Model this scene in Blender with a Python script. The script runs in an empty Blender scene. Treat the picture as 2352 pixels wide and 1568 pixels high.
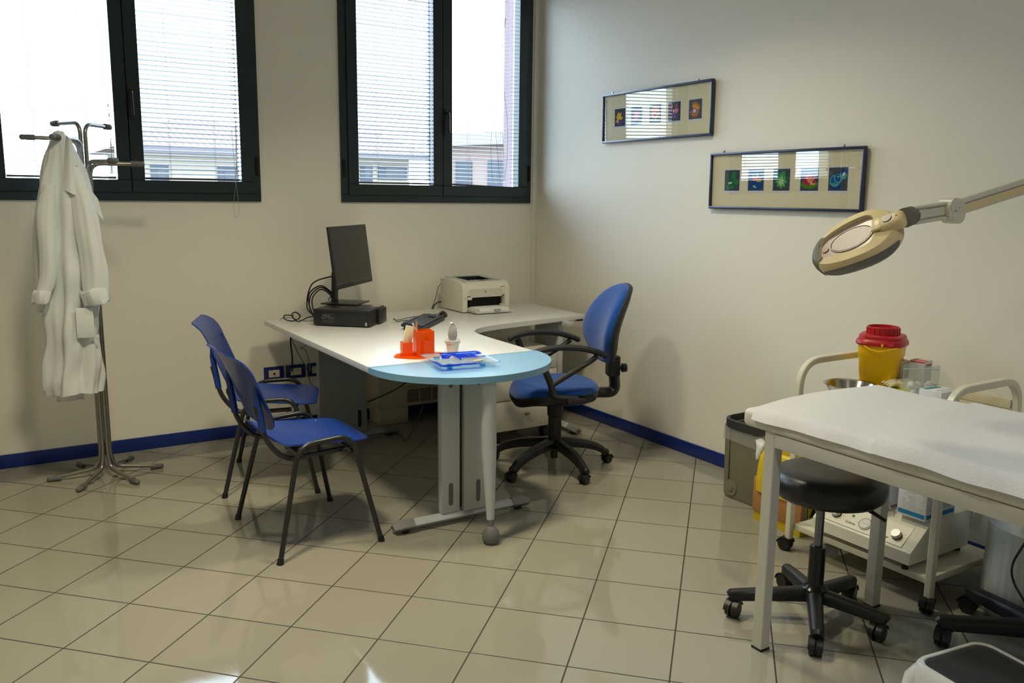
import bpy, bmesh, math, random
from mathutils import Vector, Matrix
PI = math.pi
random.seed(7)
SC = bpy.context.scene
COL = SC.collection

# ------------------------------------------------------------------ camera
CAM_POS = Vector((-3.5369, -5.3396, 1.5224))
RGT = Vector((0.8485389771392478, -0.5290065594317173, 0.011561330100652861))
UPV = Vector((0.07927230227085144, 0.14869691822762499, 0.9857003239333373))
FWD = Vector((0.5231610711512833, 0.835488651381827, -0.1681106987791615))
cam = bpy.data.cameras.new('camera'); cam_o = bpy.data.objects.new('camera', cam); COL.objects.link(cam_o)
cam.sensor_width = 36.0; cam.lens = 1955.26 / 2352 * 36.0; cam.clip_start = 0.05; cam.clip_end = 300
cam_o.matrix_world = Matrix(((RGT.x, UPV.x, -FWD.x, CAM_POS.x), (RGT.y, UPV.y, -FWD.y, CAM_POS.y),
                             (RGT.z, UPV.z, -FWD.z, CAM_POS.z), (0, 0, 0, 1)))
SC.camera = cam_o

# ------------------------------------------------------------------ sky, exposure, lights
world = bpy.data.worlds.new('overcast_sky'); SC.world = world; world.use_nodes = True
bg = world.node_tree.nodes['Background']; bg.inputs['Color'].default_value = (0.66, 0.82, 1.0, 1); bg.inputs['Strength'].default_value = 10.5
SC.view_settings.view_transform = 'Standard'; SC.view_settings.look = 'None'
SC.view_settings.exposure = 0.12; SC.view_settings.gamma = 1.0; SC.view_settings.use_curve_mapping = False
SC.cycles.max_bounces = 8; SC.cycles.diffuse_bounces = 5; SC.cycles.glossy_bounces = 4
SC.cycles.transparent_max_bounces = 16; SC.cycles.transmission_bounces = 6
SC.cycles.sample_clamp_indirect = 6.0; SC.cycles.caustics_reflective = False; SC.cycles.caustics_refractive = False
SC.cycles.use_denoising = True
LAMP_COL = (1.0, 0.89, 0.62)
WIN = [(-3.50, -2.035), (-1.515, -0.055)]     # window spans on the back wall
WZ0, WZ1 = 1.472, 3.04
CEIL = 3.2
for (x0, x1) in WIN:                           # light portals: sampling help for the real window openings
    L = bpy.data.lights.new('window_portal', 'AREA'); L.shape = 'RECTANGLE'; L.size = x1-x0; L.size_y = WZ1-WZ0
    L.cycles.is_portal = True
    o = bpy.data.objects.new('window_portal', L); COL.objects.link(o)
    o.location = ((x0+x1)/2, 0.27, (WZ0+WZ1)/2); o.rotation_euler = (-PI/2, 0, 0)

# ------------------------------------------------------------------ materials
def lin(c):
    return tuple(((v/255)/12.92 if v/255 <= 0.04045 else ((v/255+0.055)/1.055)**2.4) for v in c)
_M = {}
def mat(name, rgb, rough=0.5, metal=0.0, spec=0.5, bump=0.0, bscale=60.0, var=0.0, vscale=8.0, coat=0.0, alpha=None, trans=0.0, sheen=0.0):
    if name in _M: return _M[name]
    m = bpy.data.materials.new(name); m.use_nodes = True; nt = m.node_tree; b = nt.nodes['Principled BSDF']
    c = lin(rgb)
    b.inputs['Base Color'].default_value = (*c, 1); b.inputs['Roughness'].default_value = rough
    b.inputs['Metallic'].default_value = metal; b.inputs['Specular IOR Level'].default_value = spec
    b.inputs['Coat Weight'].default_value = coat; b.inputs['Coat Roughness'].default_value = 0.08
    b.inputs['Transmission Weight'].default_value = trans
    if sheen: b.inputs['Sheen Weight'].default_value = sheen
    if alpha is not None: b.inputs['Alpha'].default_value = alpha
    tc = nt.nodes.new('ShaderNodeTexCoord')
    if var:
        n = nt.nodes.new('ShaderNodeTexNoise'); n.inputs['Scale'].default_value = vscale; n.inputs['Detail'].default_value = 4
        mx = nt.nodes.new('ShaderNodeMix'); mx.data_type = 'RGBA'
        mx.inputs[6].default_value = (*[v*(1-var) for v in c], 1); mx.inputs[7].default_value = (*[min(1, v*(1+var)) for v in c], 1)
        nt.links.new(tc.outputs['Object'], n.inputs['Vector']); nt.links.new(n.outputs['Fac'], mx.inputs[0]); nt.links.new(mx.outputs[2], b.inputs['Base Color'])
    if bump:
        n = nt.nodes.new('ShaderNodeTexNoise'); n.inputs['Scale'].default_value = bscale; n.inputs['Detail'].default_value = 3
        bp = nt.nodes.new('ShaderNodeBump'); bp.inputs['Strength'].default_value = bump; bp.inputs['Distance'].default_value = 0.002
        nt.links.new(tc.outputs['Object'], n.inputs['Vector']); nt.links.new(n.outputs['Fac'], bp.inputs['Height']); nt.links.new(bp.outputs['Normal'], b.inputs['Normal'])
    _M[name] = m; return m
def thin_glass(name, tint=(1, 1, 1), refl=1.0, rough=0.0):
    m = bpy.data.materials.new(name); m.use_nodes = True; nt = m.node_tree; nt.nodes.clear()
    out = nt.nodes.new('ShaderNodeOutputMaterial'); tr = nt.nodes.new('ShaderNodeBsdfTransparent'); gl = nt.nodes.new('ShaderNodeBsdfGlossy')
    tr.inputs['Color'].default_value = (*tint, 1); gl.inputs['Roughness'].default_value = rough
    lw = nt.nodes.new('ShaderNodeLayerWeight'); pw = nt.nodes.new('ShaderNodeMath'); pw.operation = 'POWER'; pw.inputs[1].default_value = 5.0
    nt.links.new(lw.outputs['Facing'], pw.inputs[0])
    mu = nt.nodes.new('ShaderNodeMath'); mu.operation = 'MULTIPLY_ADD'; mu.inputs[1].default_value = 0.9; mu.inputs[2].default_value = 0.05*refl
    nt.links.new(pw.outputs[0], mu.inputs[0])
    mi = nt.nodes.new('ShaderNodeMixShader')
    nt.links.new(mu.outputs[0], mi.inputs[0])
    nt.links.new(tr.outputs[0], mi.inputs[1]); nt.links.new(gl.outputs[0], mi.inputs[2]); nt.links.new(mi.outputs[0], out.inputs[0])
    return m
def tinted_acrylic(name, tint, body, fac=0.45, rough=0.08):
    m = bpy.data.materials.new(name); m.use_nodes = True; nt = m.node_tree; b = nt.nodes['Principled BSDF']; out = nt.nodes['Material Output']
    b.inputs['Base Color'].default_value = (*body, 1); b.inputs['Roughness'].default_value = rough; b.inputs['Specular IOR Level'].default_value = 0.6
    tr = nt.nodes.new('ShaderNodeBsdfTransparent'); tr.inputs[0].default_value = (*tint, 1); mi = nt.nodes.new('ShaderNodeMixShader'); mi.inputs[0].default_value = fac
    nt.links.new(tr.outputs[0], mi.inputs[1]); nt.links.new(b.outputs[0], mi.inputs[2]); nt.links.new(mi.outputs[0], out.inputs[0]); return m
def emis(name, col, s):
    m = bpy.data.materials.new(name); m.use_nodes = True; nt = m.node_tree; nt.nodes.clear()
    out = nt.nodes.new('ShaderNodeOutputMaterial'); e = nt.nodes.new('ShaderNodeEmission')
    e.inputs[0].default_value = (*col, 1); e.inputs[1].default_value = s; nt.links.new(e.outputs[0], out.inputs[0]); return m

def floor_material():
    m = bpy.data.materials.new('floor_tiles'); m.use_nodes = True; nt = m.node_tree; b = nt.nodes['Principled BSDF']; N = nt.nodes.new; Lk = nt.links.new
    tc = N('ShaderNodeTexCoord'); sub = N('ShaderNodeVectorMath'); sub.operation = 'SUBTRACT'; sub.inputs[1].default_value = (-2.6751, -1.1231, 0)
    rot = N('ShaderNodeVectorRotate'); rot.rotation_type = 'Z_AXIS'; rot.inputs['Angle'].default_value = math.radians(45.921)
    sc = N('ShaderNodeVectorMath'); sc.operation = 'SCALE'; sc.inputs['Scale'].default_value = 1/0.333
    Lk(tc.outputs['Object'], sub.inputs[0]); Lk(sub.outputs[0], rot.inputs['Vector']); Lk(rot.outputs[0], sc.inputs[0])
    sep = N('ShaderNodeSeparateXYZ'); Lk(sc.outputs[0], sep.inputs[0])
    def M(op, a, b_=None, c=None):
        n = N('ShaderNodeMath'); n.operation = op
        for i, v in enumerate((a, b_, c)):
            if v is None: continue
            if isinstance(v, (int, float)): n.inputs[i].default_value = v
            else: Lk(v, n.inputs[i])
        return n.outputs[0]
    ds = []
    for ax in 'XY':
        f = M('FRACT', sep.outputs[ax]); d = M('MINIMUM', f, M('SUBTRACT', 1.0, f)); ds.append(d)
    d = M('MINIMUM', ds[0], ds[1])
    g = N('ShaderNodeMapRange'); g.inputs['From Min'].default_value = 0.0065; g.inputs['From Max'].default_value = 0.0095; Lk(d, g.inputs['Value'])
    fl = N('ShaderNodeVectorMath'); fl.operation = 'FLOOR'; Lk(sc.outputs[0], fl.inputs[0])
    wn = N('ShaderNodeTexWhiteNoise'); Lk(fl.outputs[0], wn.inputs['Vector'])
    cl = N('ShaderNodeTexNoise'); cl.inputs['Scale'].default_value = 5; cl.inputs['Detail'].default_value = 5; Lk(tc.outputs['Object'], cl.inputs['Vector'])
    mx = N('ShaderNodeMix'); mx.data_type = 'RGBA'; mx.inputs[6].default_value = (0.300, 0.281, 0.228, 1); mx.inputs[7].default_value = (0.340, 0.320, 0.262, 1)
    Lk(M('MULTIPLY_ADD', wn.outputs['Value'], 0.5, M('MULTIPLY', cl.outputs['Fac'], 0.5)), mx.inputs[0])
    gm = N('ShaderNodeMix'); gm.data_type = 'RGBA'; gm.inputs[6].default_value = (0.045, 0.040, 0.030, 1); Lk(g.outputs[0], gm.inputs[0]); Lk(mx.outputs[2], gm.inputs[7])
    Lk(gm.outputs[2], b.inputs['Base Color'])
    Lk(M('MULTIPLY_ADD', g.outputs[0], -0.74, 0.80), b.inputs['Roughness'])
    b.inputs['Specular IOR Level'].default_value = 0.55
    bp = N('ShaderNodeBump'); bp.inputs['Strength'].default_value = 0.5; bp.inputs['Distance'].default_value = 0.002; Lk(g.outputs[0], bp.inputs['Height'])
    wv = N('ShaderNodeTexNoise'); wv.inputs['Scale'].default_value = 9; Lk(tc.outputs['Object'], wv.inputs['Vector'])
    bp2 = N('ShaderNodeBump'); bp2.inputs['Strength'].default_value = 0.05; bp2.inputs['Distance'].default_value = 0.004; Lk(wv.outputs['Fac'], bp2.inputs['Height']); Lk(bp.outputs[0], bp2.inputs['Normal'])
    Lk(bp2.outputs[0], b.inputs['Normal']); return m

M_wall = mat('wall_paint', (238, 234, 223), 0.75, spec=0.25, bump=0.25, bscale=180, var=0.015, vscale=1.3)
M_ceil = mat('ceiling_paint', (232, 230, 222), 0.9, spec=0.2)
M_frame = mat('window_frame_dark_green', (24, 42, 46), 0.35, spec=0.5)
M_gap = mat('dark_gap', (8, 10, 10), 0.8)
M_blue = mat('baseboard_blue', (10, 42, 118), 0.32, spec=0.5)
M_white = mat('white_laminate', (222, 222, 222), 0.32, spec=0.5, var=0.01)
M_wedge = mat('light_grey_edge', (178, 180, 182), 0.45)
M_lblue = mat('light_blue_laminate', (126, 174, 208), 0.33, spec=0.5)
M_dgrey = mat('desk_leg_grey_metal', (136, 140, 142), 0.42)
M_lgrey = mat('light_grey_metal', (186, 190, 192), 0.4)
M_black = mat('black_plastic', (22, 22, 23), 0.42, spec=0.5)
M_black2 = mat('black_soft_plastic', (34, 34, 36), 0.5, spec=0.5, bump=0.2, bscale=400)
M_bmet = mat('black_tube_metal', (30, 31, 32), 0.32, spec=0.6)
M_pblue = mat('chair_blue_plastic', (24, 60, 142), 0.27, spec=0.5, bump=0.15, bscale=500)
M_fblue = mat('chair_blue_fabric', (10, 72, 152), 0.85, spec=0.2, bump=0.5, bscale=900, sheen=0.3)
M_steel = mat('brushed_steel', (150, 148, 142), 0.3, metal=0.9)
M_chrome = mat('chrome', (205, 205, 208), 0.12, metal=1.0)
M_rubber = mat('grey_rubber', (104, 106, 105), 0.6)
M_cloth = mat('white_cotton', (226, 228, 230), 0.9, spec=0.15, bump=0.3, bscale=500)
M_plasw = mat('white_plastic', (226, 222, 208), 0.35)
M_pgrey = mat('printer_grey', (176, 178, 178), 0.4)
M_cream = mat('cream_plastic', (214, 200, 164), 0.35)
M_olive = mat('grey_olive_rubber', (104, 104, 92), 0.5)
M_paper = mat('paper_white', (236, 236, 234), 0.8, spec=0.1)
M_hose = mat('cable_black', (14, 14, 15), 0.45)
M_cgrey = mat('cable_grey', (105, 98, 88), 0.5)

# ------------------------------------------------------------------ mesh helpers
def R(d): return math.radians(d)
def rz(a): return Matrix.Rotation(a, 4, 'Z')
def T(v): return Matrix.Translation(Vector(v))
def basis(o, x, y, z): return Matrix(((x[0], y[0], z[0], o[0]), (x[1], y[1], z[1], o[1]), (x[2], y[2], z[2], o[2]), (0, 0, 0, 1)))
def new(): return bmesh.new()
def box(bm, c, s, bev=0.0, rot=None, seg=2):
    m = T(c) @ (rot if rot is not None else Matrix.Identity(4)) @ Matrix.Diagonal((s[0], s[1], s[2], 1))
    r = bmesh.ops.create_cube(bm, size=1.0, matrix=m)
    if bev > 0:
        es = {e for v in r['verts'] for e in v.link_edges}
        bmesh.ops.bevel(bm, geom=list(es), offset=bev, segments=seg, affect='EDGES', profile=0.5)
    return bm
def bx(bm, a, b, bev=0.0, seg=2):
    return box(bm, [(a[i]+b[i])/2 for i in range(3)], [abs(b[i]-a[i]) for i in range(3)], bev, seg=seg)
def fillet(pts, rad, n=7):
    pts = [Vector(p) for p in pts]; out = [pts[0]]
    for i in range(1, len(pts)-1):
        p = pts[i]; a = (pts[i-1]-p); b = (pts[i+1]-p); r = rad[i-1] if isinstance(rad, (list, tuple)) else rad
        r = min(r, a.length*0.49, b.length*0.49); a.normalize(); b.normalize()
        s, e = p+a*r, p+b*r
        for k in range(n+1):
            t = k/n; out.append(s*(1-t)**2 + p*2*t*(1-t) + e*t*t)
    out.append(pts[-1]); return out
def catmull(pts, n=8, closed=False):
    P = [Vector(p) for p in pts]; out = []; L = len(P)
    rng = range(L) if closed else range(L-1)
    for i in rng:
        if closed: a, b, c, d = P[(i-1) % L], P[i], P[(i+1) % L], P[(i+2) % L]
        else: a, b, c, d = P[max(i-1, 0)], P[i], P[i+1], P[min(i+2, L-1)]
        for k in range(n):
            t = k/n
            out.append(0.5*((2*b)+(c-a)*t+(2*a-5*b+4*c-d)*t*t+(3*b-a-3*c+d)*t*t*t))
    if not closed: out.append(P[-1])
    return out
def tube(bm, pts, r, seg=10, closed=False, prof=None, up=None):
    """sweep a circle (or the 2D profile prof) along pts; r scalar or list"""
    P = [Vector(p) for p in pts]; n = len(P); rings = []
    tan = []
    for i in range(n):
        if closed: t = P[(i+1) % n]-P[(i-1) % n]
        else: t = P[min(i+1, n-1)]-P[max(i-1, 0)]
        if t.length < 1e-9: t = Vector((0, 0, 1))
        tan.append(t.normalized())
    nrm = Vector(up) if up is not None else (Vector((0, 0, 1)) if abs(tan[0].z) < 0.9 else Vector((1, 0, 0)))
    for i in range(n):
        t = tan[i]; nrm = (nrm - t*nrm.dot(t))
        if nrm.length < 1e-6: nrm = t.orthogonal()
        nrm.normalize(); bi = t.cross(nrm)
        rr = r[i] if isinstance(r, (list, tuple)) else r
        if prof: ring = [bm.verts.new(P[i]+bi*(a*rr)+nrm*(b*rr)) for a, b in prof]
        else: ring = [bm.verts.new(P[i]+bi*(math.cos(2*PI*k/seg)*rr)+nrm*(math.sin(2*PI*k/seg)*rr)) for k in range(seg)]
        rings.append(ring)
    m = len(rings[0])
    for i in range(n if closed else n-1):
        A, B = rings[i], rings[(i+1) % n]
        for k in range(m): bm.faces.new((A[k], A[(k+1) % m], B[(k+1) % m], B[k]))
    if not closed:
        bm.faces.new(rings[0][::-1]); bm.faces.new(rings[-1])
    return bm
def rectprof(w, h, b=0.15):
    w, h = w/2, h/2; c = min(w, h)*b*2
    return [(w-c, -h), (w, -h+c), (w, h-c), (w-c, h), (-w+c, h), (-w, h-c), (-w, -h+c), (-w+c, -h)]
def cyl(bm, p0, p1, r0, r1=None, seg=20):
    return tube(bm, [p0, p1], [r0, r1 if r1 is not None else r0], seg)
def lathe(bm, prof, c=(0, 0, 0), seg=32, m=None, close=True):
    """prof: list of (r, z), from bottom to top"""
    mm = T(c) @ (m if m is not None else Matrix.Identity(4)); rings = []
    for r, z in prof:
        if r < 1e-6: rings.append([bm.verts.new(mm @ Vector((0, 0, z)))])
        else: rings.append([bm.verts.new(mm @ Vector((r*math.cos(2*PI*k/seg), r*math.sin(2*PI*k/seg), z))) for k in range(seg)])
    for A, B in zip(rings, rings[1:]):
        for k in range(seg):
            k2 = (k+1) % seg
            if len(A) == 1 and len(B) == 1: continue
            if len(A) == 1: bm.faces.new((A[0], B[k2], B[k]))
            elif len(B) == 1: bm.faces.new((A[k], A[k2], B[0]))
            else: bm.faces.new((A[k], A[k2], B[k2], B[k]))
    if close:
        if len(rings[0]) > 1: bm.faces.new(rings[0][::-1])
        if len(rings[-1]) > 1: bm.faces.new(rings[-1])
    return bm
def prism(bm, poly, z0, z1, m=None, bev=0.0):
    mm = m if m is not None else Matrix.Identity(4)
    a = [bm.verts.new(mm @ Vector((x, y, z0))) for x, y in poly]; b = [bm.verts.new(mm @ Vector((x, y, z1))) for x, y in poly]; n = len(poly)
    f0 = bm.faces.new(a[::-1]); f1 = bm.faces.new(b); fs = [f0, f1]
    for k in range(n): fs.append(bm.faces.new((a[k], a[(k+1) % n], b[(k+1) % n], b[k])))
    if bev > 0:
        bmesh.ops.bevel(bm, geom=list(f0.edges)+list(f1.edges), offset=bev, segments=2, affect='EDGES', profile=0.5)
    return bm
def rrect(w, h, r, n=6, cx=0, cy=0):
    out = []
    for sx, sy, a0 in ((1, 1, 0), (-1, 1, 90), (-1, -1, 180), (1, -1, 270)):
        for k in range(n+1):
            a = math.radians(a0+90*k/n); out.append((cx+sx*(w/2-r)+r*math.cos(a), cy+sy*(h/2-r)+r*math.sin(a)))
    return out
def ellipse(a, b, n=32, cx=0, cy=0, rot=0):
    return [(cx+a*math.cos(2*PI*k/n)*math.cos(rot)-b*math.sin(2*PI*k/n)*math.sin(rot), cy+a*math.cos(2*PI*k/n)*math.sin(rot)+b*math.sin(2*PI*k/n)*math.cos(rot)) for k in range(n)]
def shell(bm, outline, f, thick, rings=7, cx=0.0, cy=0.0):
    """a curved sheet: outline in 2D filled with concentric rings, lifted by f(u,v)->Vector, given thickness"""
    n = len(outline); L = []
    def P(u, v): return Vector(f(u, v))
    def N(u, v):
        e = 1e-3; d1 = P(u+e, v)-P(u-e, v); d2 = P(u, v+e)-P(u, v-e); return d1.cross(d2).normalized()
    for side in (0.5, -0.5):
        rr = []
        for k in range(rings, 0, -1):
            s = k/rings; ring = []
            for (x, y) in outline:
                u, v = cx+(x-cx)*s, cy+(y-cy)*s; ring.append(bm.verts.new(P(u, v)+N(u, v)*thick*side))
            rr.append(ring)
        c = bm.verts.new(P(cx, cy)+N(cx, cy)*thick*side)
        for A, B in zip(rr, rr[1:]):
            for k in range(n):
                fs = (A[k], A[(k+1) % n], B[(k+1) % n], B[k]); bm.faces.new(fs if side > 0 else fs[::-1])
        for k in range(n):
            fs = (rr[-1][k], rr[-1][(k+1) % n], c); bm.faces.new(fs if side > 0 else fs[::-1])
        L.append(rr[0])
    for k in range(n): bm.faces.new((L[1][k], L[1][(k+1) % n], L[0][(k+1) % n], L[0][k]))
    return bm
def grid(bm, f, nu, nv, thick=0.0, closed_u=False):
    def build(off):
        V = [[None]*(nv+1) for _ in range(nu+1)]
        for i in range(nu+1):
            for j in range(nv+1):
                V[i][j] = bm.verts.new(Vector(f(i/nu, j/nv)) + off(i/nu, j/nv))
        return V
    A = build(lambda u, v: Vector((0, 0, 0)))
    for i in range(nu):
        for j in range(nv): bm.faces.new((A[i][j], A[i+1][j], A[i+1][j+1], A[i][j+1]))
    if thick:
        def off(u, v):
            e = 1e-3; d1 = Vector(f(u+e, v))-Vector(f(u-e, v)); d2 = Vector(f(u, v+e))-Vector(f(u, v-e)); return -d1.cross(d2).normalized()*thick
        B = build(off)
        for i in range(nu):
            for j in range(nv): bm.faces.new((B[i][j], B[i][j+1], B[i+1][j+1], B[i+1][j]))
        for i in range(nu):
            bm.faces.new((A[i][0], B[i][0], B[i+1][0], A[i+1][0])); bm.faces.new((A[i][nv], A[i+1][nv], B[i+1][nv], B[i][nv]))
        for j in range(nv):
            bm.faces.new((A[0][j], A[0][j+1], B[0][j+1], B[0][j])); bm.faces.new((A[nu][j], B[nu][j], B[nu][j+1], A[nu][j+1]))
    return bm
def sph(bm, c, r, sx=1, sy=1, sz=1, seg=16, m=None):
    mm = T(c) @ (m if m is not None else Matrix.Identity(4)) @ Matrix.Diagonal((sx*r, sy*r, sz*r, 1))
    bmesh.ops.create_uvsphere(bm, u_segments=seg, v_segments=max(6, seg//2), radius=1.0, matrix=mm); return bm

MW = {}
def obj(name, bm, m, parent=None, world=False, smooth=35, label=None):
    if world and parent is not None: bm.transform(MW[parent.name].inverted())
    bmesh.ops.recalc_face_normals(bm, faces=bm.faces[:])
    if smooth:
        th = math.radians(smooth)
        for e in bm.edges:
            e.smooth = not (len(e.link_faces) == 2 and e.calc_face_angle(0) > th)
        for f in bm.faces: f.smooth = True
    me = bpy.data.meshes.new(name); bm.to_mesh(me); bm.free()
    for x in (m if isinstance(m, (list, tuple)) else [m]): me.materials.append(x)
    o = bpy.data.objects.new(name, me); COL.objects.link(o)
    if parent is not None: o.parent = parent
    if label: o['label'] = label
    return o
def thing(name, label, cat, loc=(0, 0, 0), rot=0.0, group=None, kind=None):
    o = bpy.data.objects.new(name, None); COL.objects.link(o); o.empty_display_size = 0.1
    o.location = loc; o.rotation_euler = (0, 0, rot)
    if label: o['label'] = label
    if cat: o['category'] = cat
    if group: o['group'] = group
    if kind: o['kind'] = kind
    MW[o.name] = T(loc) @ rz(rot); return o
def tag(o, label, cat, group=None):
    o['label'] = label; o['category'] = cat
    if group: o['group'] = group
    return o
def struct(name, bm, m, parent=None, smooth=35):
    o = obj(name, bm, m, parent, smooth=smooth)
    if parent is None: o['kind'] = 'structure'
    return o
def text(name, body, size, m, parent, mt, ext=0.0002, bold=False, sx=1.0, align='CENTER'):
    c = bpy.data.curves.new(name, 'FONT'); c.body = body; c.size = size; c.extrude = ext; c.align_x = align; c.align_y = 'CENTER'
    if bold: c.offset = size*0.018
    o = bpy.data.objects.new(name, c); COL.objects.link(o); me = bpy.data.meshes.new_from_object(o)
    COL.objects.unlink(o); bpy.data.objects.remove(o)
    me.transform(mt @ Matrix.Diagonal((sx, 1, 1, 1))); me.materials.clear(); me.materials.append(m)
    o = bpy.data.objects.new(name, me); COL.objects.link(o); o.parent = parent; return o
def bmtext(bm, body, size, mt, ext=0.0002, bold=False, sx=1.0, align='CENTER', mi=0):
    c = bpy.data.curves.new('t', 'FONT'); c.body = body; c.size = size; c.extrude = ext; c.align_x = align; c.align_y = 'CENTER'
    if bold: c.offset = size*0.018
    o = bpy.data.objects.new('t', c); me = bpy.data.meshes.new_from_object(o); bpy.data.objects.remove(o)
    me.transform(mt @ Matrix.Diagonal((sx, 1, 1, 1)))
    k = set(bm.faces); bm.from_mesh(me)
    for f in bm.faces:
        if f not in k: f.material_index = mi
    bpy.data.meshes.remove(me); return bm
def paint(bm, k, mi):
    pass
    for f in bm.faces:
        if f not in k: f.material_index = mi
#==SPLIT==
# ------------------------------------------------------------------ room shell
XL, YR = -5.3, -7.2
bm = new(); bx(bm, (XL-0.2, YR-0.2, -0.12), (0.25, 0.25, 0)); struct('floor', bm, floor_material())
bm = new(); bx(bm, (XL-0.2, YR-0.2, CEIL), (0.25, 0.25, CEIL+0.12)); struct('ceiling', bm, M_ceil)
bm = new()
xs = [XL-0.2, WIN[0][0], WIN[0][1], WIN[1][0], WIN[1][1], 0.25]
for i in range(0, 6, 2): bx(bm, (xs[i], 0, 0), (xs[i+1], 0.25, CEIL))
for (a, b) in WIN:
    bx(bm, (a, 0, 0), (b, 0.25, WZ0)); bx(bm, (a, 0, WZ1), (b, 0.25, CEIL))
struct('wall_back', bm, M_wall)
bm = new(); bx(bm, (0, YR, 0), (0.25, 0, CEIL)); struct('wall_right', bm, M_wall)
bm = new(); bx(bm, (XL-0.2, YR, 0), (XL, 0, CEIL)); struct('wall_left', bm, M_wall)
bm = new(); bx(bm, (XL, YR-0.2, 0), (0, YR, CEIL)); struct('wall_front', bm, M_wall)
bm = new(); bx(bm, (XL, -0.012, 0), (0, 0, 0.078), 0.002); struct('baseboard_back', bm, M_blue)
bm = new(); bx(bm, (-0.012, YR, 0), (0, -0.012, 0.078), 0.002); struct('baseboard_right', bm, M_blue)
bm = new(); bx(bm, (-0.035, -0.012, 0.08), (-0.0, 0.0, CEIL), 0.003); struct('trim_1', bm, M_wall)

# windows
M_glass = thin_glass('window_glass', (0.97, 0.985, 0.98), 0.8)
def window(idx, x0, x1):
    w = thing('window_%d' % idx, None, None, ((x0+x1)/2, 0, WZ0), kind='structure')
    f0, f1 = 0.044, 0.07
    def ring(a, b, z0, z1, t, ya, yb):
        bm = new()
        for p, q in (((a, ya, z0), (b, yb, z0+t)), ((a, ya, z1-t), (b, yb, z1)), ((a, ya, z0+t), (a+t, yb, z1-t)), ((b-t, ya, z0+t), (b, yb, z1-t))):
            bx(bm, p, q, 0.0025, 1)
        return bm
    xm = (x0+x1)/2; fb = ring(x0, x1, WZ0, WZ1, f0+0.004, -0.016, 0.07); bx(fb, (xm-0.012, 0.02, WZ0+f0), (xm+0.012, 0.05, WZ1-f0)); obj('window_frame', fb, M_frame, w, True)
    for s, (a, b) in enumerate(((x0+f0+0.003, xm-0.0015), (xm+0.0015, x1-f0-0.003))):
        za, zb = WZ0+f0+0.003, WZ1-f0-0.003
        sa = obj('sash', ring(a, b, za, zb, f1, -0.028, 0.05), M_frame, w, True)
        bm = new(); bx(bm, (a+f1-0.01, 0.038, za+f1-0.01), (b-f1+0.01, 0.044, zb-f1+0.01)); obj('glass_pane', bm, M_glass, w, True)
    bm = new(); bx(bm, (xm+0.005, -0.036, WZ0+0.45), (xm+0.032, -0.028, WZ0+0.63), 0.003)
    tube(bm, fillet([(xm+0.018, -0.03, WZ0+0.60), (xm+0.018, -0.075, WZ0+0.60), (xm+0.018, -0.08, WZ0+0.47)], 0.015), 0.009, prof=rectprof(2, 1.4, 0.3))
    obj('window_handle', bm, M_black, w, True)
    for hx in (x0+0.02, x1-0.02):
        bm = new(); bx(bm, (hx-0.009, -0.026, WZ0+0.16), (hx+0.009, -0.016, WZ0+0.27), 0.003); obj('hinge', bm, M_gap, w, True)
    return w
window(1, *WIN[0]); window(2, *WIN[1])

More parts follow.
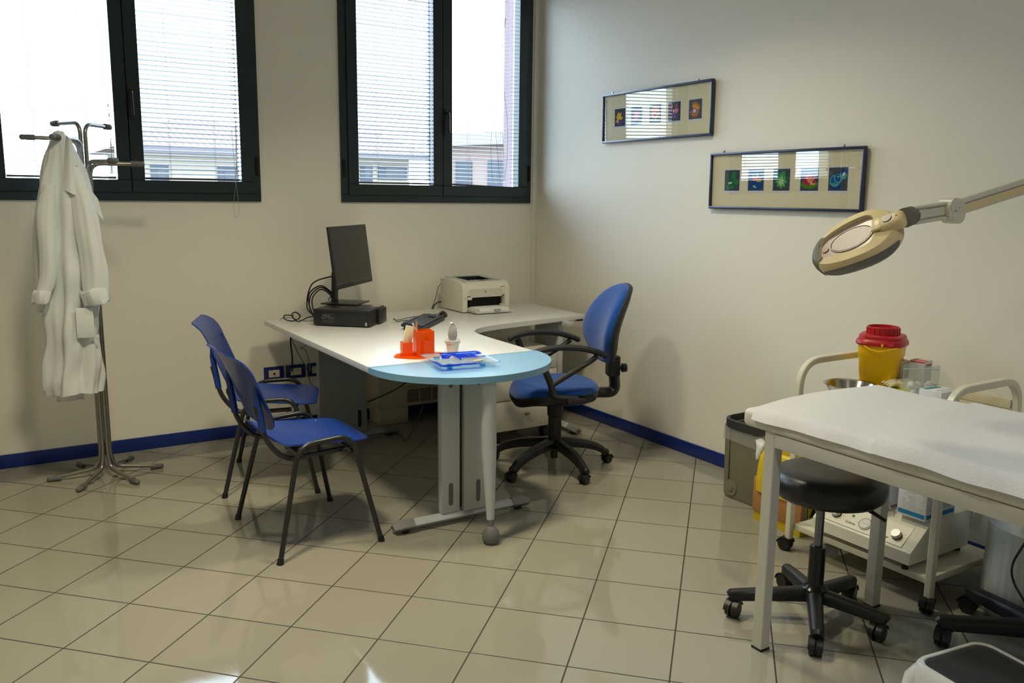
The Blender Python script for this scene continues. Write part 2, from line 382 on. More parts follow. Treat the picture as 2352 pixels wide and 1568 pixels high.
# venetian blinds hung on each sash
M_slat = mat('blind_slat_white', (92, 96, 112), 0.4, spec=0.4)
M_cord = mat('blind_cord', (170, 170, 172), 0.7)
def blind(x0, x1, tilt, label, droop=0.0, loop=False, tangled=False):
    b = thing('venetian_blind', label, 'blind', ((x0+x1)/2, 0.012, WZ0+0.118), group='white venetian blinds')
    zb, zt = WZ0+0.13, WZ1-0.125; pitch = 0.0262; bm = new(); n = int((zt-zb)/pitch)
    for k in range(1, n):
        z = zb+k*pitch
        ddz = droop*max(0, 1-(k-1)/3.0) if droop else 0
        for sgn in (0,):
            ca, sa = math.cos(tilt), math.sin(tilt); w = 0.0125
            rnd = random.uniform(-0.03, 0.03); ca, sa = math.cos(tilt+rnd), math.sin(tilt+rnd)
            prof = [(-w*ca, -w*sa), (0, 0.0016), (w*ca, w*sa), (w*ca, w*sa+0.0006), (0, 0.0022), (-w*ca, -w*sa+0.0006)]
            A = [bm.verts.new((x0+0.003, 0.012+p, z+q)) for p, q in prof]; B = [bm.verts.new((x1-0.003, 0.012+p, z+q-ddz*0.6)) for p, q in prof]
            bm.faces.new(A); bm.faces.new(B[::-1])
            for i in range(6): bm.faces.new((A[i], B[i], B[(i+1) % 6], A[(i+1) % 6]))
    obj('slats', bm, M_slat, b, True, smooth=0)
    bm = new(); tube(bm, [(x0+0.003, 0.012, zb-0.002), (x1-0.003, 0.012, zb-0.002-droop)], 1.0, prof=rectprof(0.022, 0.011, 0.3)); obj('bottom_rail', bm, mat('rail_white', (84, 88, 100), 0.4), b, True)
    bm = new(); bx(bm, (x0+0.002, 0.0, zt-0.01), (x1-0.002, 0.026, zt+0.02), 0.002); obj('head_rail', bm, M_slat, b, True)
    for t in (0.27, 0.74):
        x = x0+(x1-x0)*t; bm = new()
        for y in (-0.002, 0.026): tube(bm, [(x, y, zb), (x, y, zt)], 0.0007, 4)
        obj('ladder_cord', bm, M_cord, b, True)
    bm = new()
    if tangled:
        for k in range(4):
            xa = x1-0.11-0.012*k; P = [(xa+0.03*math.sin(z*5+k)-0.05*(1-z/1.2)*k*0.4, -0.006, zb+z) for z in [0.03, 0.1, 0.2, 0.35, 0.5, 0.8, 1.15]]
            tube(bm, catmull(P, 5), 0.0011, 4)
        obj('pull_cord', bm, mat('cord_dark', (70, 72, 76), 0.7), b, True)
    else:
        xa = x1-0.022
        for k in range(3): tube(bm, catmull([(xa-0.01*k, -0.006, zt), (xa-0.012*k+0.004, -0.008, zb+0.6), (xa+0.003*k, -0.008, zb+0.3), (xa-0.004*k, -0.008, zb+0.02)], 8), 0.001, 4)
        if loop:
            tube(bm, catmull([(x1-0.045, -0.01, zb+0.3), (x1-0.04, -0.034, zb+0.0), (x1-0.058, -0.036, zb-0.14), (x1-0.052, -0.036, zb-0.215), (x1-0.038, -0.036, zb-0.222), (x1-0.026, -0.036, zb-0.17), (x1-0.038, -0.034, zb+0.0), (x1-0.042, -0.01, zb+0.25)], 8), 0.0009, 4)
        obj('pull_cord', bm, M_cord, b, True)
    return b
def sashes(x0, x1):
    xm = (x0+x1)/2; return (x0+0.117, xm-0.0735), (xm+0.0735, x1-0.117)
a, b = sashes(*WIN[0])
blind(*a, math.radians(12), 'white venetian blind in the left sash of the left window, behind the coat stand')
blind(*b, math.radians(24), 'white venetian blind in the left window with a cord loop hanging below the sash', loop=True)
a, b = sashes(*WIN[1])
blind(*a, math.radians(27), 'white venetian blind in the left sash of the right window, evenly hung')
blind(*b, math.radians(14), 'white venetian blind nearest the corner with crooked bottom rail and tangled cords', droop=0.018, tangled=True)

# ------------------------------------------------------------------ outside
M_roof = mat('roof_tiles', (196, 158, 140), 0.9, spec=0.1)
nt = M_roof.node_tree; wv = nt.nodes.new('ShaderNodeTexWave'); wv.inputs['Scale'].default_value = 1.6; wv.inputs['Distortion'].default_value = 1.0
cr = nt.nodes.new('ShaderNodeMix'); cr.data_type = 'RGBA'; cr.inputs[6].default_value = (*lin((96, 78, 75)), 1); cr.inputs[7].default_value = (*lin((134, 116, 111)), 1)
tcn = nt.nodes.new('ShaderNodeTexCoord'); nt.links.new(tcn.outputs['Object'], wv.inputs[0]); nt.links.new(wv.outputs['Fac'], cr.inputs[0]); nt.links.new(cr.outputs[2], nt.nodes['Principled BSDF'].inputs['Base Color'])
M_hw = mat('house_wall_cream', (142, 133, 118), 0.9, spec=0.1); M_hw2 = mat('house_wall_pink', (128, 112, 106), 0.9, spec=0.1)
M_shut = mat('shutter_green', (58, 62, 72), 0.7); M_eave = mat('eave_dark_wood', (86, 80, 84), 0.8); M_pane = mat('far_window_pane', (34, 38, 50), 0.3)  # eave wood is one even dark tone
GZ = -4.0
def house(name, label, x0, x1, y0, y1, eave, ridge, wm, wins, hip=1.5):
    h = thing(name, label, 'house', ((x0+x1)/2, (y0+y1)/2, GZ))
    bm = new(); bx(bm, (x0, y0, GZ), (x1, y1, eave)); obj('wall', bm, wm, h, True)
    bm = new(); o = 0.55; v = [bm.verts.new(p) for p in ((x0-o, y0-o, eave), (x1+o, y0-o, eave), (x1+o, y1+o, eave), (x0-o, y1+o, eave), (x0+hip, (y0+y1)/2, ridge), (x1-hip, (y0+y1)/2, ridge))]
    for f in ((0, 1, 5, 4), (2, 3, 4, 5), (1, 2, 5), (3, 0, 4), (0, 3, 2, 1)): bm.faces.new([v[i] for i in f])
    obj('roof', bm, M_roof, h, True, smooth=0)
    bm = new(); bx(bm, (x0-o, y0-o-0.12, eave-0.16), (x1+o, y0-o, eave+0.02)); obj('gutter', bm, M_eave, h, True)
    for (a, b, c, d) in wins:
        bm = new(); bx(bm, (a, y0-0.05, c), (b, y0-0.01, d)); wf = obj('shutter', bm, M_shut, h, True)
        bm = new(); bx(bm, (a+0.06+(b-a)*0.2, y0-0.06, c+0.08), (b-0.06, y0-0.05, d-0.08)); obj('pane', bm, M_pane, h, True)
    return h
house('house', 'cream house with hipped tiled roof seen low through the left window', 0.3, 4.6, 20, 26, 2.72, 3.75, M_hw, [(0.62, 1.08, 1.3, 2.28), (2.4, 3.0, 1.75, 2.25)])
house('house', 'long cream house with dark eaves, seen in the left sash of the right window', 5.75, 8.6, 20.5, 26, 2.78, 3.7, M_hw, [(6.9, 7.3, 1.9, 2.45), (7.5, 8.5, 2.0, 2.45)], hip=0.0)
h = thing('house', 'pinkish building with a sloping flat roof seen in the right sash of the right window', 'house', (11.6, 17, GZ))
bm = new(); prism(bm, [(9.9, 20.4), (14.5, 13.0), (18, 15), (13, 22)], GZ, 3.12); obj('wall', bm, M_hw2, h, True)
bm = new(); prism(bm, [(9.2, 20.4), (13.9, 12.2), (18.5, 14.5), (13, 22.6)], 3.12, 3.50); obj('flat_roof', bm, mat('roof_slab_pale', (120, 110, 110), 0.8), h, True)
d = Vector((4.6, -7.4, 0)).normalized(); nn = Vector((d.y, -d.x, 0))
for t in (0.7, 1.9, 3.1, 4.4):
    p = Vector((9.9, 20.4, 2.1))+d*t; bm = new(); box(bm, p+nn*0.02, (0.6, 0.08, 1.1), rot=rz(math.atan2(d.y, d.x))); obj('shutter', bm, M_shut, h, True)
bm = new(); bx(bm, (1.235, 2.4, GZ), (1.305, 2.5, 6.5)); tag(obj('outdoor_pillar', bm, mat('pillar_pink', (92, 78, 80), 0.9)), 'narrow pinkish pillar outside, at the right edge of the right window', 'pillar')
bm = new(); bx(bm, (-40, 3, GZ-0.3), (60, 70, GZ)); g = obj('outdoor_ground', bm, mat('outdoor_ground', (100, 100, 92), 0.9)); g['kind'] = 'structure'

# ------------------------------------------------------------------ ceiling lights (out of view, they light the room)
M_lamp = emis('ceiling_light_diffuser', LAMP_COL, 1.5)
for i, (x, y, lb) in enumerate([(-3.0, -2.4, 'square ceiling light panel above the visitor chairs'), (-1.5, -2.15, 'square ceiling light panel above the desk and office chair'), (-2.2, -5.4, 'added cool fill light panel on the ceiling, farthest from the windows')]):
    c = thing('ceiling_light', lb, 'ceiling light', (x, y, CEIL), group='ceiling light panels')
    bm = new()
    for s in (-1, 1):
        bx(bm, (x+s*0.2-0.012, y-0.212, CEIL-0.05), (x+s*0.2+0.012, y+0.212, CEIL)); bx(bm, (x-0.19, y+s*0.2-0.012, CEIL-0.05), (x+0.19, y+s*0.2+0.012, CEIL))
    obj('frame', bm, M_white, c, True)
    bm = new(); bx(bm, (x-0.19, y-0.19, CEIL-0.035), (x+0.19, y+0.19, CEIL-0.028)); obj('diffuser', bm, M_lamp, c, True)
    L = bpy.data.lights.new('ceiling_lamp', 'AREA'); L.shape = 'SQUARE'; L.size = 0.30; L.color = LAMP_COL if i < 2 else (0.95, 0.97, 1.0); L.energy = (27, 19, 13)[i]; L.spread = R(125)  # third lamp is an added, unseen cool fill for the ambient light
    lo = bpy.data.objects.new('ceiling_lamp', L); COL.objects.link(lo); lo.parent = c; lo.location = (0, 0, -0.04)

# ------------------------------------------------------------------ wall sockets
M_navy = mat('socket_plate_blue', (16, 38, 110), 0.35); M_mod = mat('socket_module_white', (222, 214, 200), 0.4)
def socket(xc, zc, w, mods, label):
    s = thing('wall_socket', label, 'wall socket', (xc, 0, zc), group='blue wall sockets under the desk')
    bm = new(); box(bm, (0, -0.006, 0), (w, 0.012, 0.088), 0.003); obj('cover_plate', bm, M_navy, s)
    for k, kind in enumerate(mods):
        x = (k-(len(mods)-1)/2)*0.0235
        bm = new(); box(bm, (x, -0.0135, 0), (0.0228, 0.005, 0.046), 0.001); n = set(bm.faces)
        if kind == 'h':
            for dz in (-0.0125, 0, 0.0125): cyl(bm, (x, -0.0163, dz), (x, -0.0158, dz), 0.0028, seg=10)
        if kind == 'd': box(bm, (x, -0.0163, 0), (0.013, 0.0008, 0.012)); box(bm, (x, -0.0163, -0.008), (0.006, 0.0008, 0.005))
        paint(bm, n, 1); obj('outlet_module', bm, [M_mod, M_black], s)
socket(-1.71, 0.386, 0.128, 'hbh', 'blue double power socket nearest the desk leg')
socket(-1.852, 0.386, 0.128, 'hbb', 'blue wall socket in the middle of the three, with cables plugged in')
socket(-1.994, 0.386, 0.128, 'bdb', 'blue wall socket with phone jack, leftmost of the three')
bm = new(); tube(bm, fillet([(-0.02, -3.20, 0.175), (-0.02, -3.435, 0.17), (-0.02, -3.44, 0.26)], 0.02), 0.012, 10); sph(bm, (-0.02, -3.44, 0.275), 0.015, seg=10); tag(obj('wall_pipe', bm, M_plasw), 'short white pipe on the right wall behind the trolley', 'pipe')

# ------------------------------------------------------------------ fan coil heater under desk
fc = thing('fan_coil_heater', 'low beige fan coil heater on the back wall under the desk', 'heater', (-0.95, -0.11, 0))
M_beige = mat('heater_beige', (190, 184, 164), 0.5)
bm = new(); bx(bm, (-1.37, -0.22, 0.115), (-0.55, -0.004, 0.56), 0.008); obj('body', bm, M_beige, fc, True)
for x0 in (-1.355, -0.72):
    bm = new(); bx(bm, (x0, -0.205, 0.0), (x0+0.16 if x0 > -1 else x0+0.21, -0.02, 0.117), 0.006); obj('foot', bm, M_beige, fc, True)
bm = new(); bx(bm, (-1.21, -0.226, 0.237), (-0.72, -0.219, 0.256), 0.002); obj('trim_strip', bm, mat('heater_trim', (172, 160, 126), 0.4), fc, True)
for gx in (-1.16, -1.065, -0.97, -0.875):
    bm = new(); n0 = 0
    for k in range(11): bx(bm, (gx, -0.2225, 0.14+k*0.0083), (gx+0.085, -0.2195, 0.1435+k*0.0083))
    obj('air_grille', bm, M_gap, fc, True)

# ------------------------------------------------------------------ pictures on the right wall
M_pf = mat('picture_frame_navy', (34, 44, 78), 0.3, spec=0.6); M_mount = mat('passepartout_cream', (226, 218, 184), 0.85, spec=0.1)
M_prb = mat('print_dark_slate', (66, 74, 84), 0.8, spec=0.1); M_prw = mat('print_border', (212, 212, 222), 0.8, spec=0.1)
M_pglass = thin_glass('picture_glass', (1, 1, 1), 2.6)
PC = {}
def pcol(*rgb):
    if rgb not in PC: PC[rgb] = mat('ink_%d_%d_%d' % rgb, rgb, 0.8, spec=0.1)
    return PC[rgb]
def petal(cx, cy, ang, l, w, r0=0.0, tip=0.3):
    P = []
    for k in range(13):
        t = k/12; P.append((r0+l*t, w*math.sin(PI*t**(0.6+tip))))
    P += [(x, -y) for x, y in P[1:-1][::-1]]
    ca, sa = math.cos(ang), math.sin(ang); return [(cx+x*ca-y*sa, cy+x*sa+y*ca) for x, y in P]
Yw, Pu, Or, Pk, Mg, Ma = (224, 176, 40), (110, 66, 134), (226, 150, 62), (208, 120, 140), (176, 38, 96), (130, 36, 80)
def prints_top():
    a = [(Yw, petal(.42, .42, R(t), l, .085)) for t, l in ((118, .38), (95, .42), (62, .45), (150, .34), (10, .40), (212, .36))]
    a += [(Pu, petal(.45, .40, R(t), .36, .06)) for t in (250, 275, 300, 325)] + [((214, 206, 220), petal(.38, .30, R(250), .2, .02))]
    b = [(Mg, petal(.5, .5, R(t), .40, .08)) for t in range(0, 360, 45)] + [(Pk, petal(.5, .5, R(t+22), .28, .05)) for t in range(0, 360, 45)] + [((230, 220, 120), ellipse(.07, .07, 16, .5, .5))]
    c = [(Or, petal(.5, .55, R(t), .40, .09)) for t in range(0, 360, 40)] + [((190, 60, 50), petal(.5, .55, R(t+20), .28, .05)) for t in range(0, 360, 40)] + [((240, 214, 120), ellipse(.09, .08, 16, .5, .55))]
    d = [(Pk, petal(.45, .5, R(10), .42, .13)), (Mg, petal(.6, .68, R(60), .24, .09)), (Mg, petal(.3, .6, R(100), .3, .09)), (Pk, petal(.3, .72, R(80), .18, .07)), (Pu, petal(.45, .45, R(250), .36, .1)), (Pu, petal(.5, .45, R(290), .34, .09)), ((226, 214, 226), petal(.45, .42, R(95), .22, .05)), (Pk, petal(.5, .32, R(-60), .22, .02)), ((120, 30, 70), petal(.1, .22, R(70), .2, .08))]
    e = [(Ma, petal(.47, .42, R(t), .36, .035, .05)) for t in range(110, 330, 22)] + [(Or, petal(.47, .42, R(t), .44 if 20 < t < 120 else .34, .03, .06)) for t in list(range(10, 130, 13))+list(range(190, 355, 26))] + [(Pu, ellipse(.17, .15, 20, .47, .42)), ((206, 196, 224), ellipse(.12, .11, 18, .46, .42))]
    return [a, b, c, d, e]
G1, G2, G3 = (30, 98, 60), (44, 124, 72), (98, 168, 100)
def prints_bot():
    a = [(G2, ellipse(.13, .17, 20, .62, .78)), (G1, ellipse(.14, .18, 20, .42, .62)), (G2, ellipse(.12, .16, 20, .55, .62)), (G2, ellipse(.2, .15, 20, .76, .42)), (G1, ellipse(.3, .15, 20, .34, .32)), (G2, ellipse(.27, .12, 20, .38, .18)), (G1, ellipse(.2, .2, 20, .4, .42)), ((214, 222, 214), [(.28, .30), (.26, .38), (.33, .42), (.38, .38), (.44, .46), (.52, .38), (.42, .32), (.34, .34)])]
    b = [((24, 70, 140), ellipse(.44, .2, 24, .5, .24)), ((24, 90, 150), ellipse(.24, .1, 24, .4, .86))]
    for k, t in enumerate(range(0, 180, 20)): b.append((((150, 196, 100), (226, 128, 84), (40, 96, 170))[k % 3], petal(.48, .46, R(t), .40, .05)))
    b += [((226, 120, 80), ellipse(.1, .09, 16, .62, .54)), ((210, 120, 84), ellipse(.09, .09, 16, .4, .54)), ((150, 196, 100), petal(.3, .24, R(-20), .3, .05))]
    c = [(G2, petal(.5, .5, R(t), .44, .10)) for t in range(15, 375, 36)] + [(G3, petal(.5, .42, R(t), .34, .09)) for t in range(0, 360, 45)] + [((168, 206, 150), petal(.5, .42, R(t), .2, .06)) for t in range(20, 380, 60)] + [((60, 140, 60), petal(.6, .6, R(70), .34, .1))]
    d = [((76, 132, 30), ellipse(.48, .19, 28, .5, .28)), ((180, 48, 92), petal(.5, .3, R(52), .5, .16)), ((180, 48, 92), petal(.5, .3, R(128), .5, .16)), ((196, 58, 100), petal(.5, .3, R(90), .5, .15)), ((170, 40, 80), petal(.5, .3, R(25), .42, .12)), ((170, 40, 80), petal(.5, .3, R(155), .42, .12)), ((230, 140, 84), petal(.5, .32, R(115), .4, .06)), ((230, 140, 84), petal(.5, .34, R(75), .36, .06)), ((230, 140, 84), petal(.52, .34, R(42), .4, .05)), ((230, 150, 90), petal(.6, .3, R(0), .28, .05)), ((232, 226, 210), petal(.56, .24, R(60), .2, .03)), ((184, 40, 60), petal(.5, .34, R(270), .16, .06))]
    T1, T2, T3 = (74, 160, 164), (28, 84, 160), (20, 60, 130)
    e = [(T3, ellipse(.27, .16, 24, .42, .2)), (T1, ellipse(.28, .26, 24, .34, .42)), (T2, ellipse(.2, .2, 24, .32, .42)), (T1, ellipse(.22, .2, 24, .5, .52)), (T2, ellipse(.15, .16, 24, .5, .54)), (T1, ellipse(.2, .17, 24, .76, .66)), (T2, ellipse(.15, .14, 24, .76, .78)), (T3, ellipse(.08, .08, 20, .73, .86)), (T1, petal(.05, .3, R(-5), .5, .05)), ((222, 232, 238), [(.72, .62), (.72, .74), (.84, .80), (.86, .68)]), ((230, 236, 240), ellipse(.03, .03, 10, .5, .6))]
    return [a, b, c, d, e]
def picture(y0, y1, z0, z1, lean, prints, pcx, pw, ph, pz, label):
    """hangs on the right wall; local x runs toward the viewer's right (-y), local y up"""
    W, H = y0-y1, z1-z0
    p = thing('framed_picture', label, 'picture', (0, (y0+y1)/2, (z0+z1)/2), group='framed flower prints on the right wall')
    nx = Vector((-1, 0, 0)); up = Vector((math.sin(lean)*-1, 0, math.cos(lean))); rt = Vector((0, -1, 0)); nv = rt.cross(up)
    base = basis((-0.004-abs(math.sin(lean))*H/2, 0, 0), rt, up, nv)
    t = 0.014; dpt = 0.022
    def part(name, bm, m, par=p, sm=35):
        bm.transform(base); return obj(name, bm, m, par, smooth=sm)
    bm = new()
    for a, b in (((-W/2, -H/2), (W/2, -H/2+t)), ((-W/2, H/2-t), (W/2, H/2)), ((-W/2, -H/2+t), (-W/2+t, H/2-t)), ((W/2-t, -H/2+t), (W/2, H/2-t))):
        bx(bm, (a[0], a[1], 0), (b[0], b[1], dpt), 0.003)
    part('frame', bm, M_pf)
    bm = new(); bx(bm, (-W/2+t-0.002, -H/2+t-0.002, 0.002), (W/2-t+0.002, H/2-t+0.002, 0.009)); part('mount_board', bm, M_mount)
    bm = new(); v = [bm.verts.new(q) for q in ((-W/2+t, -H/2+t, 0.0135), (W/2-t, -H/2+t, 0.0135), (W/2-t, H/2-t, 0.0135), (-W/2+t, H/2-t, 0.0135))]; bm.faces.new(v)
    part('glass', bm, M_pglass, sm=0)
    for k, sh in enumerate(prints):
        cx = pcx[k]*W-W/2; mats = [M_prw, M_prb]; bm = new()
        bx(bm, (cx-pw/2-0.007, pz-ph/2-0.012, 0.009), (cx+pw/2+0.005, pz+ph/2+0.006, 0.0093))
        n = set(bm.faces); bx(bm, (cx-pw/2, pz-ph/2, 0.0093), (cx+pw/2, pz+ph/2, 0.0096)); paint(bm, n, 1)
        for j, (c, poly) in enumerate(sh):
            m_ = pcol(*c)
            if m_ not in mats: mats.append(m_)
            n = set(bm.faces); vs = [bm.verts.new((cx-pw/2+max(.01, min(.99, x))*pw, pz-ph/2+max(.01, min(.99, y))*ph, 0.0097+j*0.00006)) for x, y in poly]
            bm.faces.new(vs); paint(bm, n, mats.index(m_))
        bmesh.ops.triangulate(bm, faces=[f for f in bm.faces if len(f.verts) > 4])
        part('flower_print', bm, mats, sm=0)
    for x in (-W*0.41, W*0.37):
        bm = new(); cyl(bm, (x, H/2+0.006, 0.001), (x, H/2+0.006, 0.012), 0.006, seg=12); part('hanging_hook', bm, M_steel)
picture(-0.808, -1.792, 1.869, 2.176, R(1.2), prints_top(), [0.172, 0.336, 0.512, 0.681, 0.858], 0.104, 0.108, 0.0, 'navy framed row of five warm coloured flower prints, the upper picture nearer the window')
picture(-1.801, -2.790, 1.467, 1.772, R(1.2), prints_bot(), [0.163, 0.334, 0.506, 0.683, 0.852], 0.108, 0.110, 0.002, 'navy framed row of five green and blue flower prints, the lower picture')
#==SPLIT==
# ------------------------------------------------------------------ desk
DZ = 0.755; DT = 0.03
desk = thing('office_desk', 'white L-shaped office desk with a rounded light blue end on grey metal legs', 'desk', (-1.6, -1.0, 0))
curve = catmull([(-1.19, -1.45, 0), (-1.185, -1.30, 0), (-1.16, -1.14, 0), (-1.06, -1.03, 0), (-0.88, -0.965, 0), (-0.60, -0.915, 0)], 6)
poly = [(-2.085, -0.15), (-2.085, -1.80), (-1.195, -1.80)] + [(p.x, p.y) for p in curve] + [(-0.155, -0.84), (-0.155, -0.15)]
bm = new(); prism(bm, poly, DZ-DT, DZ, bev=0.0015); obj('desktop', bm, M_white, desk, True)
arc = [(-2.087, -1.8025)] + [(-1.635-0.453*math.cos(PI*k/40), -1.8025-0.445*math.sin(PI*k/40)**0.95) for k in range(1, 40)] + [(-1.182, -1.8025)]
bm = new(); prism(bm, arc, DZ-DT, DZ, bev=0.0015); obj('desktop_end', bm, M_lblue, desk, True, label='light blue rounded desktop end')
def tleg(cx, cy, ang, half, panels, m):
    """T shaped leg: foot along local x"""
    mt = T((cx, cy, 0)) @ rz(ang)
    bm = new(); tube(bm, [(-half+0.05, 0, 0.034), (half-0.05, 0, 0.034)], 1, prof=rectprof(0.062, 0.038, 0.55)); bm.transform(mt); f = obj('leg_foot', bm, m, desk, True)
    for s in (-1, 1):
        bm = new(); tube(bm, [(s*(half-0.1), 0, 0.034), (s*(half-0.035), 0, 0.033), (s*half, 0, 0.026)], [1, 1, 0.72], prof=rectprof(0.074, 0.05, 0.55)); bm.transform(mt)
        obj('foot_cap', bm, M_rubber if m is M_dgrey else mat('foot_cap_grey', (128, 128, 126), 0.5, bump=0.2), desk, True)
        bm = new(); cyl(bm, (s*(half-0.06), 0, 0), (s*(half-0.06), 0, 0.02), 0.02, seg=14); bm.transform(mt); obj('glide', bm, M_black, desk, True)
    for (a, b, dy, dep) in panels:
        bm = new(); bx(bm, (a, dy-dep/2, 0.055), (b, dy+dep/2, DZ-DT-0.02), 0.004)
        n = set(bm.faces); w = 0.011; cx_ = (a+b)/2 if (b-a) < 0.2 else b-0.05
        def slot(z0, z1):
            P = [(cx_+w*math.cos(t), z1-w+w*math.sin(t)) for t in [PI*k/6 for k in range(7)]]+[(cx_-w*math.cos(t), z0+w-w*math.sin(t)) for t in [PI*k/6 for k in range(7)]]
            prism(bm, P, 0, 0.001, m=basis((0, dy-dep/2-0.0008, 0), (1, 0, 0), (0, 0, 1), (0, -1, 0)))
        slot(0.09, 0.20)
        if b-a < 0.2: slot(DZ-DT-0.07, DZ-DT-0.03)
        else:
            for q in (a+0.13, a+0.19): bx(bm, (q, dy-dep/2-0.001, DZ-DT-0.14), (q+0.004, dy-dep/2, DZ-DT-0.10))
        paint(bm, n, 1); bm.transform(mt); obj('leg_panel', bm, [m, mat('slot_shadow_grey', (96, 98, 98), 0.6) if b-a < 0.2 else M_gap], desk, True)
    bm = new(); bx(bm, (-0.25, -0.022, DZ-DT-0.03), (0.25, 0.022, DZ-DT), 0.003); bm.transform(mt); obj('support_bar', bm, m, desk, True)
tleg(-1.675, -1.950, 0, 0.365, [(-0.125, -0.03, -0.0, 0.034), (-0.012, 0.135, -0.014, 0.034)], M_lgrey)
bm = new(); bx(bm, (-1.79, -1.925, 0.055), (-1.54, -1.905, DZ-DT-0.02), 0.002); obj('leg_channel', bm, M_dgrey, desk, True)
tleg(-1.70, -0.44, 0, 0.37, [(-0.155, 0.15, -0.0, 0.05)], M_dgrey)
tleg(-0.335, -0.69, PI/2, 0.36, [(-0.14, 0.14, 0.0, 0.04)], M_lgrey)
bm = new(); bx(bm, (-1.86, -1.85, DZ-DT-0.06), (-1.82, -0.5, DZ-DT-0.002)); bx(bm, (-1.55, -1.85, DZ-DT-0.06), (-1.51, -0.5, DZ-DT-0.002)); obj('under_frame', bm, M_dgrey, desk, True)
bm = new(); tube(bm, [(-1.685, -2.186, DZ-DT), (-1.691, -2.210, 0.42), (-1.70, -2.243, 0.105)], [0.036, 0.034, 0.017], 20); post = obj('round_leg', bm, M_lgrey, desk, True)
bm = new(); cyl(bm, (-1.702, -2.252, 0.070), (-1.70, -2.246, 0.108), 0.014, seg=16); lathe(bm, [(0.026, 0.0), (0.037, 0.012), (0.041, 0.03), (0.036, 0.055), (0.022, 0.074), (0.014, 0.08)], (-1.703, -2.254, 0), 24); obj('foot_knob', bm, M_rubber, desk, True)
for a_, b_ in (((-0.21, -0.85, DZ-DT-0.012), (-0.17, -0.80, DZ-DT)),):
    bm = new(); bx(bm, a_, b_, 0.002); obj('mount_clip', bm, M_black, desk, True)

# ------------------------------------------------------------------ drawer pedestal
dp = thing('drawer_pedestal', 'white drawer pedestal on black castors under the desk return', 'drawer unit', (-0.70, -0.76, 0))
M_ped = mat('pedestal_white', (206, 204, 194), 0.4)
X0, X1, Y0, Y1, PZ0, PZ1 = -0.935, -0.475, -0.99, -0.50, 0.085, 0.575
bm = new(); bx(bm, (X0, Y0+0.02, PZ0), (X1, Y1, PZ1), 0.002); obj('carcass', bm, M_ped, dp, True)
hh = (PZ1-PZ0)/2.9
for k, (za, zb) in enumerate(((PZ0, 0.272), (0.278, 0.45), (0.456, PZ1-0.004))):
    bm = new(); bx(bm, (X0+0.001, Y0, za), (X1-0.001, Y0+0.019, zb), 0.0015); d = obj('drawer_front', bm, M_ped, dp, True)
    bm = new(); bx(bm, (-0.725, Y0-0.024, (za+zb)/2-0.004), (-0.69, Y0-0.016, (za+zb)/2+0.014), 0.002); bx(bm, (-0.713, Y0-0.018, (za+zb)/2), (-0.702, Y0, (za+zb)/2+0.01)); bm.transform(MW[dp.name].inverted())
    obj('drawer_knob', bm, M_steel, d)
for x in (X0+0.05, X1-0.05):
    for y in (Y0+0.06, Y1-0.05):
        bm = new(); bx(bm, (x-0.02, y-0.02, 0.05), (x+0.02, y+0.02, PZ0), 0.004); cyl(bm, (x-0.02, y, 0.03), (x+0.02, y, 0.03), 0.03, seg=16); obj('castor', bm, M_black, dp, True)

